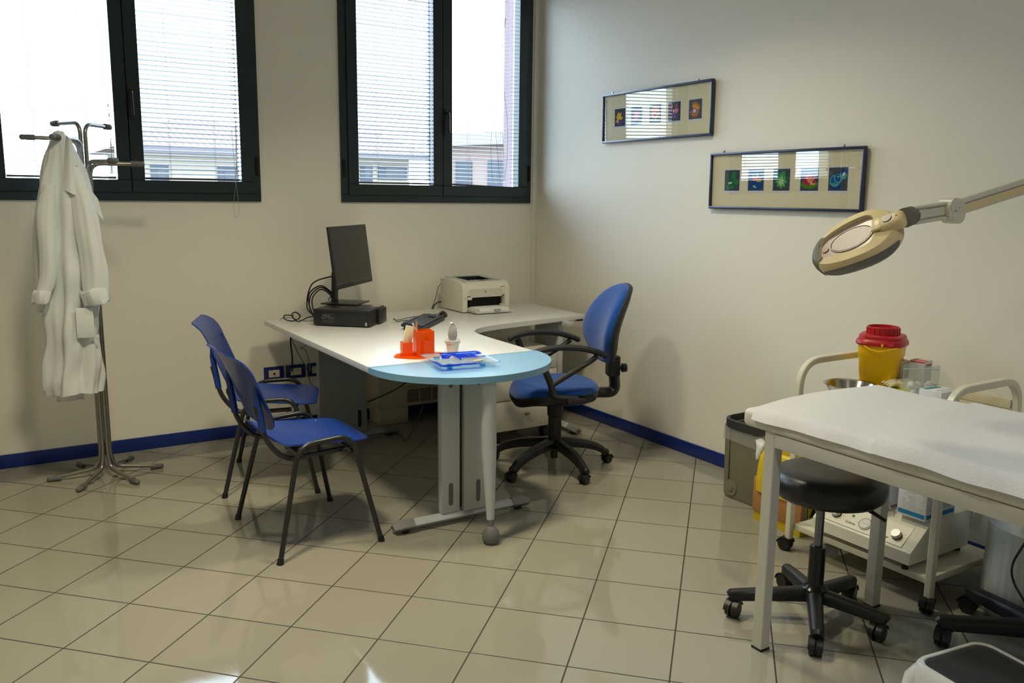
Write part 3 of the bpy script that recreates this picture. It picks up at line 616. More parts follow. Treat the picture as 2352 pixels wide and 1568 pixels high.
# ------------------------------------------------------------------ visitor chairs
def visitor_chair(x, y, rot, label):
    c = thing('visitor_chair', label, 'chair', (x, y, 0), rot, 'blue visitor chairs in front of the desk')
    r = 0.0115
    for s in (-1, 1):
        bm = new()
        P = fillet([(-0.235, s*0.298, 0.012), (-0.125, s*0.245, 0.478), (0.115, s*0.245, 0.492), (0.222, s*0.296, 0.012)], 0.075, 9)
        tube(bm, P, r, 12); obj('side_frame', bm, M_bmet, c)
        for px in (-0.237, 0.224):
            bm = new(); cyl(bm, (px, s*0.2985, 0.0), (px*0.985, s*0.2975, 0.022), 0.0155, 0.0135, 14); obj('foot_cap', bm, M_black, c)
        bm = new(); tube(bm, fillet([(0.10, s*0.20, 0.424), (-0.165, s*0.20, 0.412), (-0.245, s*0.20, 0.50), (-0.282, s*0.198, 0.66)], [0.05, 0.07], 8), r, 12)
        tube(bm, fillet([(0.07, s*0.20, 0.424), (0.07, s*0.235, 0.426), (0.085, s*0.25, 0.43)], 0.01), 0.008, 8); obj('back_support', bm, M_bmet, c)
    bm = new()
    for px in (-0.10, 0.12): tube(bm, [(px, -0.24, 0.423), (px, 0.24, 0.423)], 0.009, 10)
    obj('cross_bar', bm, M_bmet, c)
    def seat(u, v):
        z = 0.456 + 0.02*max(0, -u-0.08)/0.14 + 0.035*(max(0, -u-0.14)/0.08)**2 - 0.9*max(0, u-0.13)**2 - 0.012*math.cos(PI*v/0.44)*max(0, 1-abs(u)/0.24)
        z += 0.012*max(0, abs(v)-0.17)/0.05 if u < 0.12 else 0
        return (u, v, z)
    bm = new(); shell(bm, rrect(0.455, 0.435, 0.075, 7), seat, 0.006, 10); obj('seat', bm, M_pblue, c)
    for px, s in ((-0.07, -1), (0.12, -1), (-0.07, 1), (0.12, 1)):
        bm = new(); sph(bm, (px, s*0.185, seat(px, s*0.185)[2]+0.0035), 0.006, sz=0.5, seg=10); obj('rivet', bm, M_chrome, c)
    def back(u, v):   # u lateral, v height
        t = (v-0.71)/0.165
        x = -0.290 - 0.052*t - 0.020*t*t*(1 if t > 0 else -0.4) + 0.55*u*u*(1-0.25*t)
        if v > 0.83: x -= 2.2*(v-0.83)**2*6
        return (x, u, v)
    bm = new(); shell(bm, [(a, b+0.708) for a, b in rrect(0.455, 0.335, 0.085, 7)], back, 0.006, 10, 0, 0.708); obj('backrest', bm, M_pblue, c)
    for s in (-1, 1):
        bm = new(); tube(bm, [(-0.257, s*0.198, 0.548), (-0.266, s*0.198, 0.61), (-0.280, s*0.195, 0.71), (-0.284, s*0.195, 0.765)], [0.015, 0.016, 0.013, 0.004], 12); obj('support_sleeve', bm, M_pblue, c)
    return c
visitor_chair(-2.348, -1.698, R(2), 'blue plastic visitor chair on black legs, the nearer of the two')
visitor_chair(-2.249, -0.888, R(-21), 'blue plastic visitor chair on black legs, farther back nearer the wall')

# ------------------------------------------------------------------ swivel bases and castors
def castor(par, x, y, top, ang, r=0.026, m=None, name='castor'):
    bm = new(); t = 0.011
    for s in (-1, 1):
        cyl(bm, (0, s*0.006, r), (0, s*(0.006+0.016), r), r, r*0.93, 22)
        tube(bm, [(r*1.08*math.cos(a), s*0.014, r+r*1.08*math.sin(a)) for a in [R(5+k*12) for k in range(14)]], 1, prof=[(-0.011, 0), (0.011, 0), (0.011, 0.003), (-0.011, 0.003)], up=(0, 0, 1))
    box(bm, (-0.004, 0, r*1.2), (r*1.5, 0.012, r*1.6), 0.003); cyl(bm, (-r*0.5, 0, r*1.4), (-r*0.5, 0, top), 0.009, seg=12)
    bm.transform(T((x, y, 0)) @ rz(ang) @ T((r*0.5, 0, 0))); return obj(name, bm, m or M_black, par, True)

oc = thing('office_chair', 'blue upholstered swivel office chair with black armrests behind the desk', 'office chair', (-0.84, -1.50, 0), R(160))
occ = Vector((-0.84, -1.50, 0))
M_ocb = mat('office_chair_black', (20, 20, 21), 0.38, spec=0.5)
for k, (fx, fy) in enumerate([(-1.182, -1.600), (-0.856, -1.822), (-0.539, -1.590), (-0.65, -1.20), (-1.075, -1.245)]):
    d = Vector((fx, fy, 0))-occ; L = d.length; d.normalize()
    if k == 3: L = 0.33
    P = [(occ+d*(L*t)+Vector((0, 0, z))) for t, z in ((0.0, 0.145), (0.25, 0.143), (0.6, 0.125), (0.85, 0.098), (1.0, 0.062))]
    bm = new(); tube(bm, catmull(P, 5), [1.0-0.35*i/20 for i in range(21)], prof=[(a*0.032, b*0.027) for a, b in ((-1, -1), (1, -1), (1, .3), (.5, 1), (-.5, 1), (-1, .3))], up=(0, 0, 1))
    sph(bm, occ+d*L+Vector((0, 0, 0.066)), 0.022, seg=12); obj('base_arm', bm, M_ocb, oc, True)
    castor(oc, occ.x+d.x*L, occ.y+d.y*L, 0.07, [R(200), R(200), R(10), R(90), R(120)][k], 0.025)
bm = new(); lathe(bm, [(0.02, 0.055), (0.022, 0.10), (0.040, 0.105), (0.042, 0.165), (0.038, 0.17), (0.038, 0.30), (0.043, 0.305), (0.048, 0.40), (0.046, 0.43)], (0, 0, 0), 28); obj('gas_column', bm, M_ocb, oc)
# local frame: +x = where a sitter looks
bm = new(); box(bm, (-0.01, 0, 0.425), (0.24, 0.16, 0.035), 0.008); cyl(bm, (-0.10, -0.02, 0.415), (-0.10, -0.20, 0.40), 0.006, seg=10); cyl(bm, (-0.115, -0.19, 0.345), (-0.112, -0.19, 0.415), 0.016, 0.019, 14); obj('seat_mechanism', bm, M_ocb, oc)
so = [(0.245*math.copysign(abs(math.cos(t))**0.75, math.cos(t))+0.01, 0.235*math.copysign(abs(math.sin(t))**0.75, math.sin(t))) for t in [2*PI*k/44 for k in range(44)]]
def seat_z(u, v, base, d): return base - 1.6*max(0, u-0.13)**2*1.6 - 0.012*(1-(u*u+v*v)/0.06)
bm = new(); n = len(so); rings = []
for sc_, z in ((0.0, 0.5), (0.4, 0.5), (0.7, 0.502), (0.88, 0.502), (0.97, 0.492), (1.0, 0.472), (0.985, 0.452)):
    rings.append([bm.verts.new((x*sc_, y*sc_, z-1.1*max(0, x*sc_-0.12)**2*2)) for x, y in so])
for A, B in zip(rings, rings[1:]):
    for k in range(n): bm.faces.new((A[k], A[(k+1) % n], B[(k+1) % n], B[k]))
bm.faces.new(rings[-1]); bmesh.ops.remove_doubles(bm, verts=rings[0], dist=1e-4); obj('seat_cushion', bm, M_fblue, oc, smooth=60)
bm = new(); rings = []
for sc_, z in ((1.0, 0.466), (0.995, 0.445), (0.93, 0.415), (0.80, 0.402)):
    rings.append([bm.verts.new((x*sc_, y*sc_, z-1.1*max(0, x-0.12)**2*(2 if sc_ > 0.9 else 0.6))) for x, y in so])
for A, B in zip(rings, rings[1:]):
    for k in range(n): bm.faces.new((A[k], A[(k+1) % n], B[(k+1) % n], B[k]))
bm.faces.new(rings[-1]); bm.faces.new(rings[0][::-1]); obj('seat_pan', bm, M_ocb, oc, smooth=50)
def backc(u, v, off=0.0):
    t = (v-0.60)/0.44
    x = -0.295 - 0.04*t - 0.10*max(0, t-0.35)**1.6*1.3 + 0.012*math.sin(PI*t) + 1.1*u*u*(0.9)
    return (x+off, u, v)
bo = []
for k in range(48):
    a = 2*PI*k/48; w = 0.232*(1-0.10*math.sin(a)); yy = math.sin(a)
    bo.append((w*math.copysign(abs(math.cos(a))**0.85, math.cos(a))*(1.0 if yy > 0 else 1-0.16*yy*yy), 0.825+0.222*math.copysign(abs(yy)**0.9, yy)))
bm = new(); nb = len(bo); LA = []
for s_, o_ in ((0.985, -0.002), (1.0, 0.012), (0.97, 0.034), (0.86, 0.05), (0.6, 0.056), (0.3, 0.056), (0.02, 0.056)):
    LA.append([bm.verts.new(backc(u*s_, 0.82+(v-0.82)*s_, o_)) for u, v in bo])
for A, B in zip(LA, LA[1:]):
    for k in range(nb): bm.faces.new((A[k], A[(k+1) % nb], B[(k+1) % nb], B[k]))
bm.faces.new(LA[-1]); bm.faces.new(LA[0][::-1]); obj('backrest_cushion', bm, M_fblue, oc, smooth=60)
bm = new(); LA = []
for s_, o_ in ((1.0, 0.004), (1.01, -0.006), (0.97, -0.022), (0.8, -0.034), (0.4, -0.04), (0.02, -0.042)):
    LA.append([bm.verts.new(backc(u*s_, 0.82+(v-0.82)*s_, o_)) for u, v in bo])
for A, B in zip(LA, LA[1:]):
    for k in range(nb): bm.faces.new((A[k], B[k], B[(k+1) % nb], A[(k+1) % nb]))
bm.faces.new(LA[-1]); bm.faces.new(LA[0][::-1])
bx(bm, (-0.335, -0.055, 0.60), (-0.300, 0.055, 0.78), 0.012); obj('backrest_shell', bm, M_black2, oc, smooth=60)
bm = new(); tube(bm, fillet([(-0.06, 0, 0.43), (-0.355, 0, 0.425), (-0.340, 0, 0.56)], 0.05, 8), 1, prof=rectprof(0.07, 0.055, 0.35), up=(0, 0, 1)); bx(bm, (-0.37, -0.04, 0.52), (-0.30, 0.04, 0.64), 0.012); obj('back_bracket', bm, M_ocb, oc)
bm = new(); cyl(bm, (-0.36, 0, 0.565), (-0.40, 0, 0.565), 0.014, seg=14); cyl(bm, (-0.39, 0, 0.565), (-0.415, 0, 0.565), 0.026, 0.024, 18); obj('back_knob', bm, M_ocb, oc)
for s in (-1, 1):
    bm = new(); y = s*0.262
    tube(bm, catmull([(0.215, y, 0.690), (0.19, y, 0.715), (0.10, y, 0.735), (0.0, y, 0.738), (-0.10, y, 0.725), (-0.185, y, 0.698), (-0.21, y, 0.680)], 6), [0.55, 0.75, 0.9]+[1]*31+[0.9, 0.75, 0.55], prof=rectprof(0.052, 0.032, 0.7), up=(0, 0, 1))
    tube(bm, fillet([(0.165, y, 0.70), (0.09, y*0.985, 0.53), (0.085, y*0.95, 0.47), (-0.06, y*0.93, 0.45)], [0.05, 0.03], 6), 1, prof=rectprof(0.036, 0.026, 0.5), up=(0, 1, 0))
    tube(bm, catmull([(-0.155, y, 0.69), (-0.125, y, 0.665), (0.0, y, 0.59), (0.09, y*0.985, 0.535)], 5), 1, prof=rectprof(0.03, 0.022, 0.5), up=(0, 1, 0))
    bx(bm, (-0.10, y-0.05*s if s > 0 else y, 0.425), (0.0, y if s > 0 else y+0.05, 0.455), 0.006)
    obj('armrest', bm, M_black2, oc, smooth=45)

# ------------------------------------------------------------------ coat rack and lab coat
RC = Vector((-3.04, -0.40, 0)); dirs = [55, 115, 175, 235, 295, 355]; tops = [1.862, 1.868, 1.782, 1.776, 1.672, 1.664]
rack = thing('coat_rack', 'grey steel tubular coat rack standing on six bent legs', 'coat stand', RC)
for a, zt in zip(dirs, tops):
    d = Vector((math.cos(R(a)), math.sin(R(a)), 0)); b0 = 0.0225
    P = [d*0.275+Vector((0, 0, 0.014)), d*(b0+0.02)+Vector((0, 0, 0.045)), d*b0+Vector((0, 0, 0.12)), d*b0+Vector((0, 0, zt)), d*0.27+Vector((0, 0, zt+0.002))]
    bm = new(); tube(bm, fillet(P, [0.04, 0.05, 0.06], 8), 0.0105, 12); tb = obj('rack_tube', bm, M_steel, rack)
    for e, q in ((P[0], d), (P[-1], d)):
        bm = new(); cyl(bm, e-d*0.055, e, 0.0135, seg=14); sph(bm, e, 0.0145, seg=12)
        for k in range(5): o_ = e-d*(0.02+k*0.007); cyl(bm, o_-d*0.0015, o_+d*0.0015, 0.0158, seg=14)
        obj('end_cap', bm, M_rubber, rack)
bm = new()
for z in (0.18, 1.44):
    for a in dirs: cyl(bm, Vector((math.cos(R(a))*0.03, math.sin(R(a))*0.03, z)), Vector((math.cos(R(a))*0.036, math.sin(R(a))*0.036, z)), 0.004, seg=8)
    cyl(bm, (0, 0, z-0.01), (0, 0, z+0.01), 0.014, seg=10)
obj('rack_bolt', bm, M_steel, rack)

coat = thing('lab_coat', 'long white lab coat hanging from an arm of the coat rack', 'coat', (-3.155, -0.545, 1.80))
M_coat = mat('lab_coat_cotton', (224, 229, 232), 0.9, spec=0.15, bump=0.35, bscale=420)
def loft(bm, secs, nseg, fold, closed_ends=True, phase=0.0):
    """secs: (cx, cy, z, rx, ry, foldamp) ; fold count"""
    n = nseg; rings = []
    for i, (cx, cy, z, rx, ry, am) in enumerate(secs):
        ring = []
        for k in range(n):
            t = 2*PI*k/n; f = 1 + am*(math.sin(fold*t+phase+i*0.10)+0.5*math.sin((fold*2+1)*t+1.3+i*0.17)+0.45*math.sin(2*t+z*19+phase)+0.25*math.sin(5*t-z*31))
            ring.append(bm.verts.new((cx+rx*math.cos(t)*f, cy+ry*math.sin(t)*f, z+0.006*math.sin(3*t+i))))
        rings.append(ring)
    for A, B in zip(rings, rings[1:]):
        for k in range(n): bm.faces.new((A[k], A[(k+1) % n], B[(k+1) % n], B[k]))
    if closed_ends: bm.faces.new(rings[0][::-1]); bm.faces.new(rings[-1])
    return bm
def dens(secs, m=5):
    out = []
    for j in range(6): pass
    cols = [catmull([(s[a], s[b], 0) for s in secs], m) for a, b in ((0, 1), (2, 3), (4, 5))]
    return [(p.x, p.y, q.x, q.y, r_.x, max(0, r_.y)) for p, q, r_ in zip(*cols)]
body = dens([(-3.160, -0.54, 1.808, 0.012, 0.02, 0.0), (-3.158, -0.54, 1.79, 0.032, 0.035, 0.02), (-3.155, -0.54, 1.72, 0.062, 0.05, 0.05), (-3.150, -0.54, 1.62, 0.092, 0.07, 0.09), (-3.148, -0.54, 1.50, 0.112, 0.085, 0.12), (-3.150, -0.54, 1.30, 0.120, 0.09, 0.13), (-3.148, -0.54, 1.10, 0.118, 0.09, 0.14), (-3.158, -0.54, 0.90, 0.112, 0.09, 0.15), (-3.165, -0.54, 0.70, 0.118, 0.09, 0.16), (-3.168, -0.54, 0.56, 0.122, 0.09, 0.16), (-3.168, -0.54, 0.505, 0.120, 0.088, 0.16)])
bm = new(); loft(bm, body, 72, 6, phase=2.2); obj('coat_body', bm, M_coat, coat, True, smooth=80)
bm = new(); loft(bm, dens([(-3.19, -0.475, 0.80, 0.06, 0.02, .05), (-3.19, -0.475, 0.60, 0.065, 0.02, .05), (-3.195, -0.475, 0.455, 0.062, 0.02, .05)]), 40, 3); obj('back_panel', bm, M_coat, coat, True, smooth=80)
slv = dens([(-3.12, -0.60, 1.64, 0.028, 0.03, .03), (-3.088, -0.62, 1.47, 0.046, 0.045, .07), (-3.068, -0.63, 1.30, 0.054, 0.05, .09), (-3.055, -0.64, 1.12, 0.056, 0.045, .07), (-3.054, -0.64, 1.02, 0.056, 0.042, .05)])
bm = new(); loft(bm, slv, 40, 4); sl = obj('sleeve', bm, M_coat, coat, True, smooth=80)
bm = new(); loft(bm, [(-3.054, -0.64, 1.045, 0.060, 0.048, .03), (-3.056, -0.64, 1.04, 0.065, 0.051, .03), (-3.058, -0.64, 0.972, 0.064, 0.050, .03), (-3.058, -0.64, 0.967, 0.056, 0.043, .03)], 40, 3); bm.transform(T((-3.05, -0.64, 1.0)) @ Matrix.Rotation(R(-13), 4, 'Y') @ T((3.05, 0.64, -1.0))); obj('cuff', bm, M_coat, coat, True, smooth=50)
slv = dens([(-3.22, -0.60, 1.55, 0.03, 0.03, .03), (-3.245, -0.61, 1.42, 0.04, 0.035, .05), (-3.25, -0.62, 1.25, 0.038, 0.035, .06), (-3.262, -0.62, 1.10, 0.035, 0.03, .05), (-3.285, -0.62, 1.03, 0.033, 0.03, .03)])
bm = new(); loft(bm, slv, 32, 4); obj('sleeve', bm, M_coat, coat, True, smooth=80)
bm = new(); loft(bm, [(-3.287, -0.62, 1.04, 0.038, 0.034, .02), (-3.29, -0.62, 1.035, 0.043, 0.038, .02), (-3.30, -0.62, 0.985, 0.042, 0.036, .02), (-3.30, -0.62, 0.98, 0.036, 0.03, .02)], 32, 3); obj('cuff', bm, M_coat, coat, True, smooth=50)
bm = new(); loft(bm, dens([(-3.235, -0.53, 1.62, 0.006, 0.01, .03), (-3.252, -0.53, 1.50, 0.018, 0.03, .03), (-3.280, -0.53, 1.3, 0.028, 0.035, .08), (-3.285, -0.53, 1.1, 0.03, 0.035, .08), (-3.282, -0.53, 0.93, 0.034, 0.035, .05)]), 30, 3); obj('coat_side_drape', bm, M_coat, coat, True, smooth=80)
bm = new(); grid(bm, lambda u, v: (-3.130+0.022*u-0.05*v*(1-u)+0.012*v, -0.588-0.055*math.sin(PI*u)*0.6-0.035*v, 1.79-0.26*v-0.04*u), 8, 14, 0.003); obj('collar', bm, M_coat, coat, True, smooth=80)
bm = new(); grid(bm, lambda u, v: (-3.062+0.05*u+0.02*v, -0.475-0.135+0.03*u, 1.555-0.07*u-0.11*v), 6, 8, 0.003); obj('lapel', bm, M_coat, coat, True, smooth=80)
bm = new(); bx(bm, (-3.155, -0.6555, 0.80), (-3.075, -0.645, 0.95), 0.003); obj('pocket', bm, M_coat, coat, True)
bm = new(); cyl(bm, (-3.062, -0.645, 0.805), (-3.062, -0.651, 0.805), 0.008, seg=14); obj('button', bm, M_plasw, coat, True)
#==SPLIT==
# ------------------------------------------------------------------ computer, monitor
pcT = thing('desktop_computer', 'black desktop computer lying flat on the desk under the monitor', 'computer', (-1.894, -0.506, DZ), R(-42))
M_pc = mat('computer_black', (30, 31, 33), 0.38, spec=0.5, bump=0.15, bscale=700); M_lab = mat('label_print_grey', (120, 122, 126), 0.6)
bm = new(); bx(bm, (0, 0, 0.006), (0.345, 0.275, 0.100), 0.003); obj('case', bm, M_pc, pcT)
bm = new(); bx(bm, (-0.001, -0.0015, 0.084), (0.346, 0.0, 0.0855)); n = None
FR = lambda x, z: basis((x, -0.0008, z), (1, 0, 0), (0, 0, 1), (0, -1, 0))
obj('case_seam', bm, M_gap, pcT)
bm = new(); rr = random.Random(3)
for r_, s_ in enumerate([0.0022, 0.0022, 0.0062, 0.005, 0.005, 0.0022, 0.0022, 0.0022]):
    z = 0.074-r_*0.0075; x = 0.052
    while x < 0.132:
        w = rr.uniform(0.003, 0.012) if s_ < 0.004 else rr.uniform(0.005, 0.007)
        if rr.random() < 0.85:
            if s_ > 0.004:
                for a_, b_ in (((x, z), (x+w, z+0.0006)), ((x, z+s_), (x+w, z+s_+0.0006)), ((x, z), (x+0.0008, z+s_)), ((x+w*0.5, z+0.001), (x+w, z+s_*0.7))): bx(bm, (a_[0], -0.0009, a_[1]), (b_[0], -0.0001, b_[1]))
            else: bx(bm, (x, -0.0009, z), (min(x+w, 0.133), -0.0001, z+0.0011))
        x += w+0.0022
obj('regulatory_label', bm, M_lab, pcT)
bm = new(); bx(bm, (0.320, -0.0012, 0.010), (0.330, 0, 0.030)); obj('sticker', bm, mat('sticker_silver', (180, 182, 186), 0.4), pcT)
bm = new(); bx(bm, (0.285, 0.205, 0.1), (0.335, 0.255, 0.1008)); obj('sticker', bm, mat('sticker_silver', (180, 182, 186), 0.4), pcT)
bm = new()
for k in range(14): bx(bm, (0.3448, 0.012, 0.014+k*0.0058), (0.3462, 0.13, 0.0158+k*0.0058))
obj('vent_slots', bm, M_gap, pcT)
bm = new(); bx(bm, (0.345, 0.14, 0.006), (0.360, 0.272, 0.094), 0.003); n = set(bm.faces)
for a_ in (0.182, 0.196):
    for b_ in (0.030, 0.043): bx(bm, (0.3602, a_, b_), (0.3606, a_+0.007, b_+0.007))
bx(bm, (0.3602, 0.15, 0.082), (0.3606, 0.262, 0.084)); paint(bm, n, 1); obj('front_bezel', bm, [M_pc, M_gap], pcT)
for a_, b_ in ((0.02, 0.02), (0.32, 0.02), (0.02, 0.25), (0.32, 0.25)):
    bm = new(); cyl(bm, (a_, b_, 0), (a_, b_, 0.0065), 0.008, seg=10); obj('rubber_foot', bm, M_black, pcT)

mo = thing('monitor', 'black flat monitor turned aside, standing on the desktop computer', 'monitor', (-1.625, -0.335, DZ+0.1005), R(-44))
M_mon = mat('monitor_black', (26, 26, 28), 0.4); M_scr = mat('screen_off', (30, 30, 30), 0.22, spec=0.5)
bm = new(); prism(bm, [(-0.12, -0.105), (0.115, -0.105), (0.115, 0.105), (-0.12, 0.105)], 0.0, 0.009, bev=0.002); obj('stand_base', bm, mat('stand_black', (34, 36, 40), 0.3), mo)
bm = new(); tube(bm, [(-0.075, 0, 0.008), (-0.068, 0, 0.19)], 1, prof=rectprof(0.062, 0.026, 0.3), up=(1, 0, 0)); obj('stand_neck', bm, M_mon, mo)
# panel frame: origin at panel centre; local X = facing, Y = horizontal
pm = basis((0, 0, 0), (math.cos(R(0)), 0, 0), (0, 1, 0), (0, 0, 1))
cw = Vector((-1.605, -0.39, 1.153)); loc = rz(R(44)) @ (cw-Vector((-1.625, -0.335, DZ+0.1005)))
PM = T(loc) @ Matrix.Rotation(R(6.8)*-1, 4, 'Y')
def mp(name, bm, m, par=mo): bm.transform(PM); return obj(name, bm, m, par)
W_, H_ = 0.57, 0.367
bm = new(); bx(bm, (-0.012, -W_/2, -H_/2), (0.004, W_/2, H_/2), 0.003); bx(bm, (-0.035, -W_/2+0.08, -H_/2+0.05), (-0.010, W_/2-0.08, H_/2-0.06), 0.008); pb = mp('panel_housing', bm, M_mon)
bm = new(); bx(bm, (0.0042, -W_/2+0.006, -H_/2+0.030), (0.0048, W_/2-0.006, H_/2-0.006)); mp('screen', bm, M_scr)
bm = new(); bx(bm, (0.0046, -W_/2+0.004, -H_/2+0.028), (0.0054, W_/2-0.004, -H_/2+0.0295)); mp('chin_line', bm, mat('chin_line_grey', (120, 122, 124), 0.4))
bm = new(); bmtext(bm, 'hp', 0.014, basis((0.0045, 0.0, -H_/2+0.015), (0, 1, 0), (0, 0, 1), (1, 0, 0)), 0.0003, True); mp('maker_mark', bm, mat('mark_silver', (150, 152, 155), 0.3, metal=0.6))
bm = new(); bx(bm, (-0.052, -0.05, -H_/2+0.02), (-0.03, 0.05, -H_/2+0.12), 0.004); mp('stand_mount', bm, M_mon)

# ------------------------------------------------------------------ keyboard and mouse
kb = thing('keyboard', 'dark grey computer keyboard on the desk, tilted up on its feet', 'keyboard', (-1.305, -0.775, DZ), R(47))
M_kb = mat('keyboard_grey', (34, 36, 42), 0.45); M_key = mat('key_dark', (74, 80, 92), 0.45)
kt = Matrix.Rotation(R(8), 4, 'X')
def K(name, bm, m): bm.transform(T((0, 0, 0.0175)) @ kt); return obj(name, bm, m, kb)
bm = new(); bx(bm, (-0.225, -0.07, -0.006), (0.225, 0.07, 0.012), 0.005); K('keyboard_body', bm, M_kb)
def keys(x0, x1, y, n_, widths=None):
    bm = new(); w = (x1-x0)/n_; x = x0
    for k in range(n_):
        ww = w if widths is None else widths[k]*(x1-x0)/sum(widths)
        m4 = T((x+ww/2, y, 0.014)); prism(bm, [(-ww/2+0.0012, -0.0085), (ww/2-0.0012, -0.0085), (ww/2-0.0012, 0.0085), (-ww/2+0.0012, 0.0085)], 0, 0.005, m=m4, bev=0.0012); x += ww
    return K('key_row', bm, M_key)
keys(-0.215, 0.065, 0.055, 13)
for r_, wd in enumerate(([1]*13+[2], [1.5]+[1]*12+[1.5], [1.75]+[1]*11+[2.25], [1.3]+[1]*11+[2.7], [1.2, 1.2, 1.2, 6, 1.2, 1.2, 1.2, 1.2])): keys(-0.215, 0.065, 0.031-r_*0.019, len(wd), wd)
for r_ in range(5):
    keys(0.142, 0.216, 0.031-r_*0.019, 4)
    if r_ in (0, 1, 4): keys(0.074, 0.132, 0.031-r_*0.019, 3)
for s in (-0.2, 0.2):
    bm = new(); bx(bm, (s-0.01, 0.05, 0.0), (s+0.01, 0.058, 0.016), 0.002); obj('flip_foot', bm, M_kb, kb)
ms = thing('computer_mouse', 'black computer mouse on the desk beside the keyboard', 'mouse', (-1.035, -0.50, DZ), R(62))
bm = new(); sph(bm, (0, 0, 0.0), 1, 0.058, 0.032, 0.036, 24)
bmesh.ops.bisect_plane(bm, geom=bm.verts[:]+bm.edges[:]+bm.faces[:], plane_co=(0, 0, 0.0005), plane_no=(0, 0, 1), clear_inner=True); bmesh.ops.holes_fill(bm, edges=bm.edges[:]); obj('mouse_body', bm, mat('mouse_black', (22, 22, 25), 0.25), ms, smooth=60)
bm = new(); cyl(bm, (0.03, -0.004, 0.029), (0.03, 0.004, 0.029), 0.007, seg=14); obj('scroll_wheel', bm, M_rubber, ms)
def cable(name, pts, r, m, label, cat='cable', n=8):
    bm = new(); tube(bm, catmull(pts, n), r, 7); o = obj(name, bm, m, None, smooth=60); tag(o, label, cat); return o
cable('keyboard_cable', [(-1.43, -0.62, DZ+0.03), (-1.40, -0.60, DZ+0.005), (-1.35, -0.58, DZ+0.004), (-1.28, -0.58, DZ+0.004), (-1.22, -0.60, DZ+0.005), (-1.20, -0.66, DZ+0.012)], 0.0022, M_hose, 'thin black cable running from the computer front to the keyboard')
cable('mouse_cable', [(-1.43, -0.61, DZ+0.02), (-1.36, -0.53, DZ+0.003), (-1.24, -0.46, DZ+0.003), (-1.12, -0.43, DZ+0.003), (-1.03, -0.44, DZ+0.01)], 0.002, M_hose, 'thin black cable lying on the desk between computer and mouse')

# ------------------------------------------------------------------ printer
pr_ = thing('laser_printer', 'small off-white laser printer with an open paper tray', 'printer', (-0.672, -0.28, DZ))
M_prn = mat('printer_offwhite', (218, 214, 200), 0.38); M_tray = mat('tray_grey_white', (206, 206, 202), 0.4)
hw = 0.182; yf, yb = -0.155, 0.165
prof = [(yf, 0.006), (yb, 0.006), (yb, 0.212), (yf+0.16, 0.212), (yf+0.07, 0.207), (yf+0.03, 0.196), (yf+0.008, 0.176), (yf, 0.15)]
SM = basis((0, 0, 0), (0, 1, 0), (0, 0, 1), (1, 0, 0))
for s in (-1, 1):
    bm = new(); a, b = (s*hw, s*(hw-0.038)); prism(bm, prof, min(a, b), max(a, b), m=SM, bev=0.004); obj('side_housing', bm, M_prn, pr_)
bm = new(); i = hw-0.0375
bx(bm, (-i, yf+0.002, 0.112), (i, yf+0.02, 0.152)); prism(bm, [(yf+0.002, 0.150), (yf+0.02, 0.150), (yf+0.05, 0.18), (yf+0.06, 0.205), (yf+0.03, 0.196), (yf+0.009, 0.176)], -i, i, m=SM); bx(bm, (-i, yb-0.03, 0.01), (i, yb, 0.211)); bx(bm, (-i, yf+0.02, 0.006), (i, yb, 0.03)); obj('front_housing', bm, M_prn, pr_)
bm = new(); prism(bm, rrect(0.25, 0.055, 0.016, 5, 0, 0.128)[:], -0.0, 0.003, m=basis((0.0, yf+0.002, 0), (1, 0, 0), (0, 0, 1), (0, -1, 0))); obj('front_recess', bm, mat('printer_recess', (204, 200, 186), 0.4), pr_)
bm = new(); bx(bm, (-i+0.002, yf+0.05, 0.03), (i-0.002, yb-0.04, 0.112)); obj('dark_interior', bm, M_gap, pr_)
bm = new()
prism(bm, [(yf+0.055, 0.204), (yb-0.002, 0.2125), (yb-0.002, 0.216), (yf+0.055, 0.208)], -hw+0.028, -i+0.045, m=SM); prism(bm, [(yf+0.055, 0.204), (yb-0.002, 0.2125), (yb-0.002, 0.216), (yf+0.055, 0.208)], i-0.045, hw-0.028, m=SM)
bx(bm, (-i+0.02, yb-0.022, 0.212), (i-0.02, yb-0.002, 0.216)); prism(bm, [(yf+0.05, 0.200), (yf+0.075, 0.203), (yf+0.075, 0.208), (yf+0.05, 0.205)], -i, i, m=SM); obj('top_cover', bm, M_pgrey, pr_)
bm = new(); prism(bm, [(yf+0.075, 0.200), (yb-0.03, 0.165), (yb-0.03, 0.163), (yf+0.075, 0.198)], -i+0.04, i-0.04, m=SM); bx(bm, (-i+0.03, yb-0.034, 0.165), (i-0.03, yb-0.031, 0.212)); bx(bm, (-i+0.030, yf+0.08, 0.165), (-i+0.036, yb-0.03, 0.207)); bx(bm, (i-0.036, yf+0.08, 0.165), (i-0.030, yb-0.03, 0.207)); obj('output_tray', bm, mat('output_tray_dark', (36, 37, 38), 0.4), pr_)
bm = new()
for k in range(5): prism(bm, [(-0.09+k*0.036, 0), (-0.06+k*0.036, 0), (-0.075+k*0.036, 0.018)], 0.207, 0.210, m=T((0, yf+0.072, 0)))
for x in (-0.03, 0.03): bx(bm, (x-0.055, yf+0.055, 0.206), (x+0.05, yf+0.068, 0.211), 0.002)
obj('paper_stop', bm, M_pgrey, pr_)
bm = new(); cyl(bm, (-hw+0.018, yf-0.0005, 0.10), (-hw+0.018, yf-0.002, 0.10), 0.0085, seg=20); obj('power_button', bm, mat('button_ring', (196, 194, 186), 0.4), pr_)
FX = basis((0, 0, 0), (1, 0, 0), (0, 0, 1), (0, -1, 0))
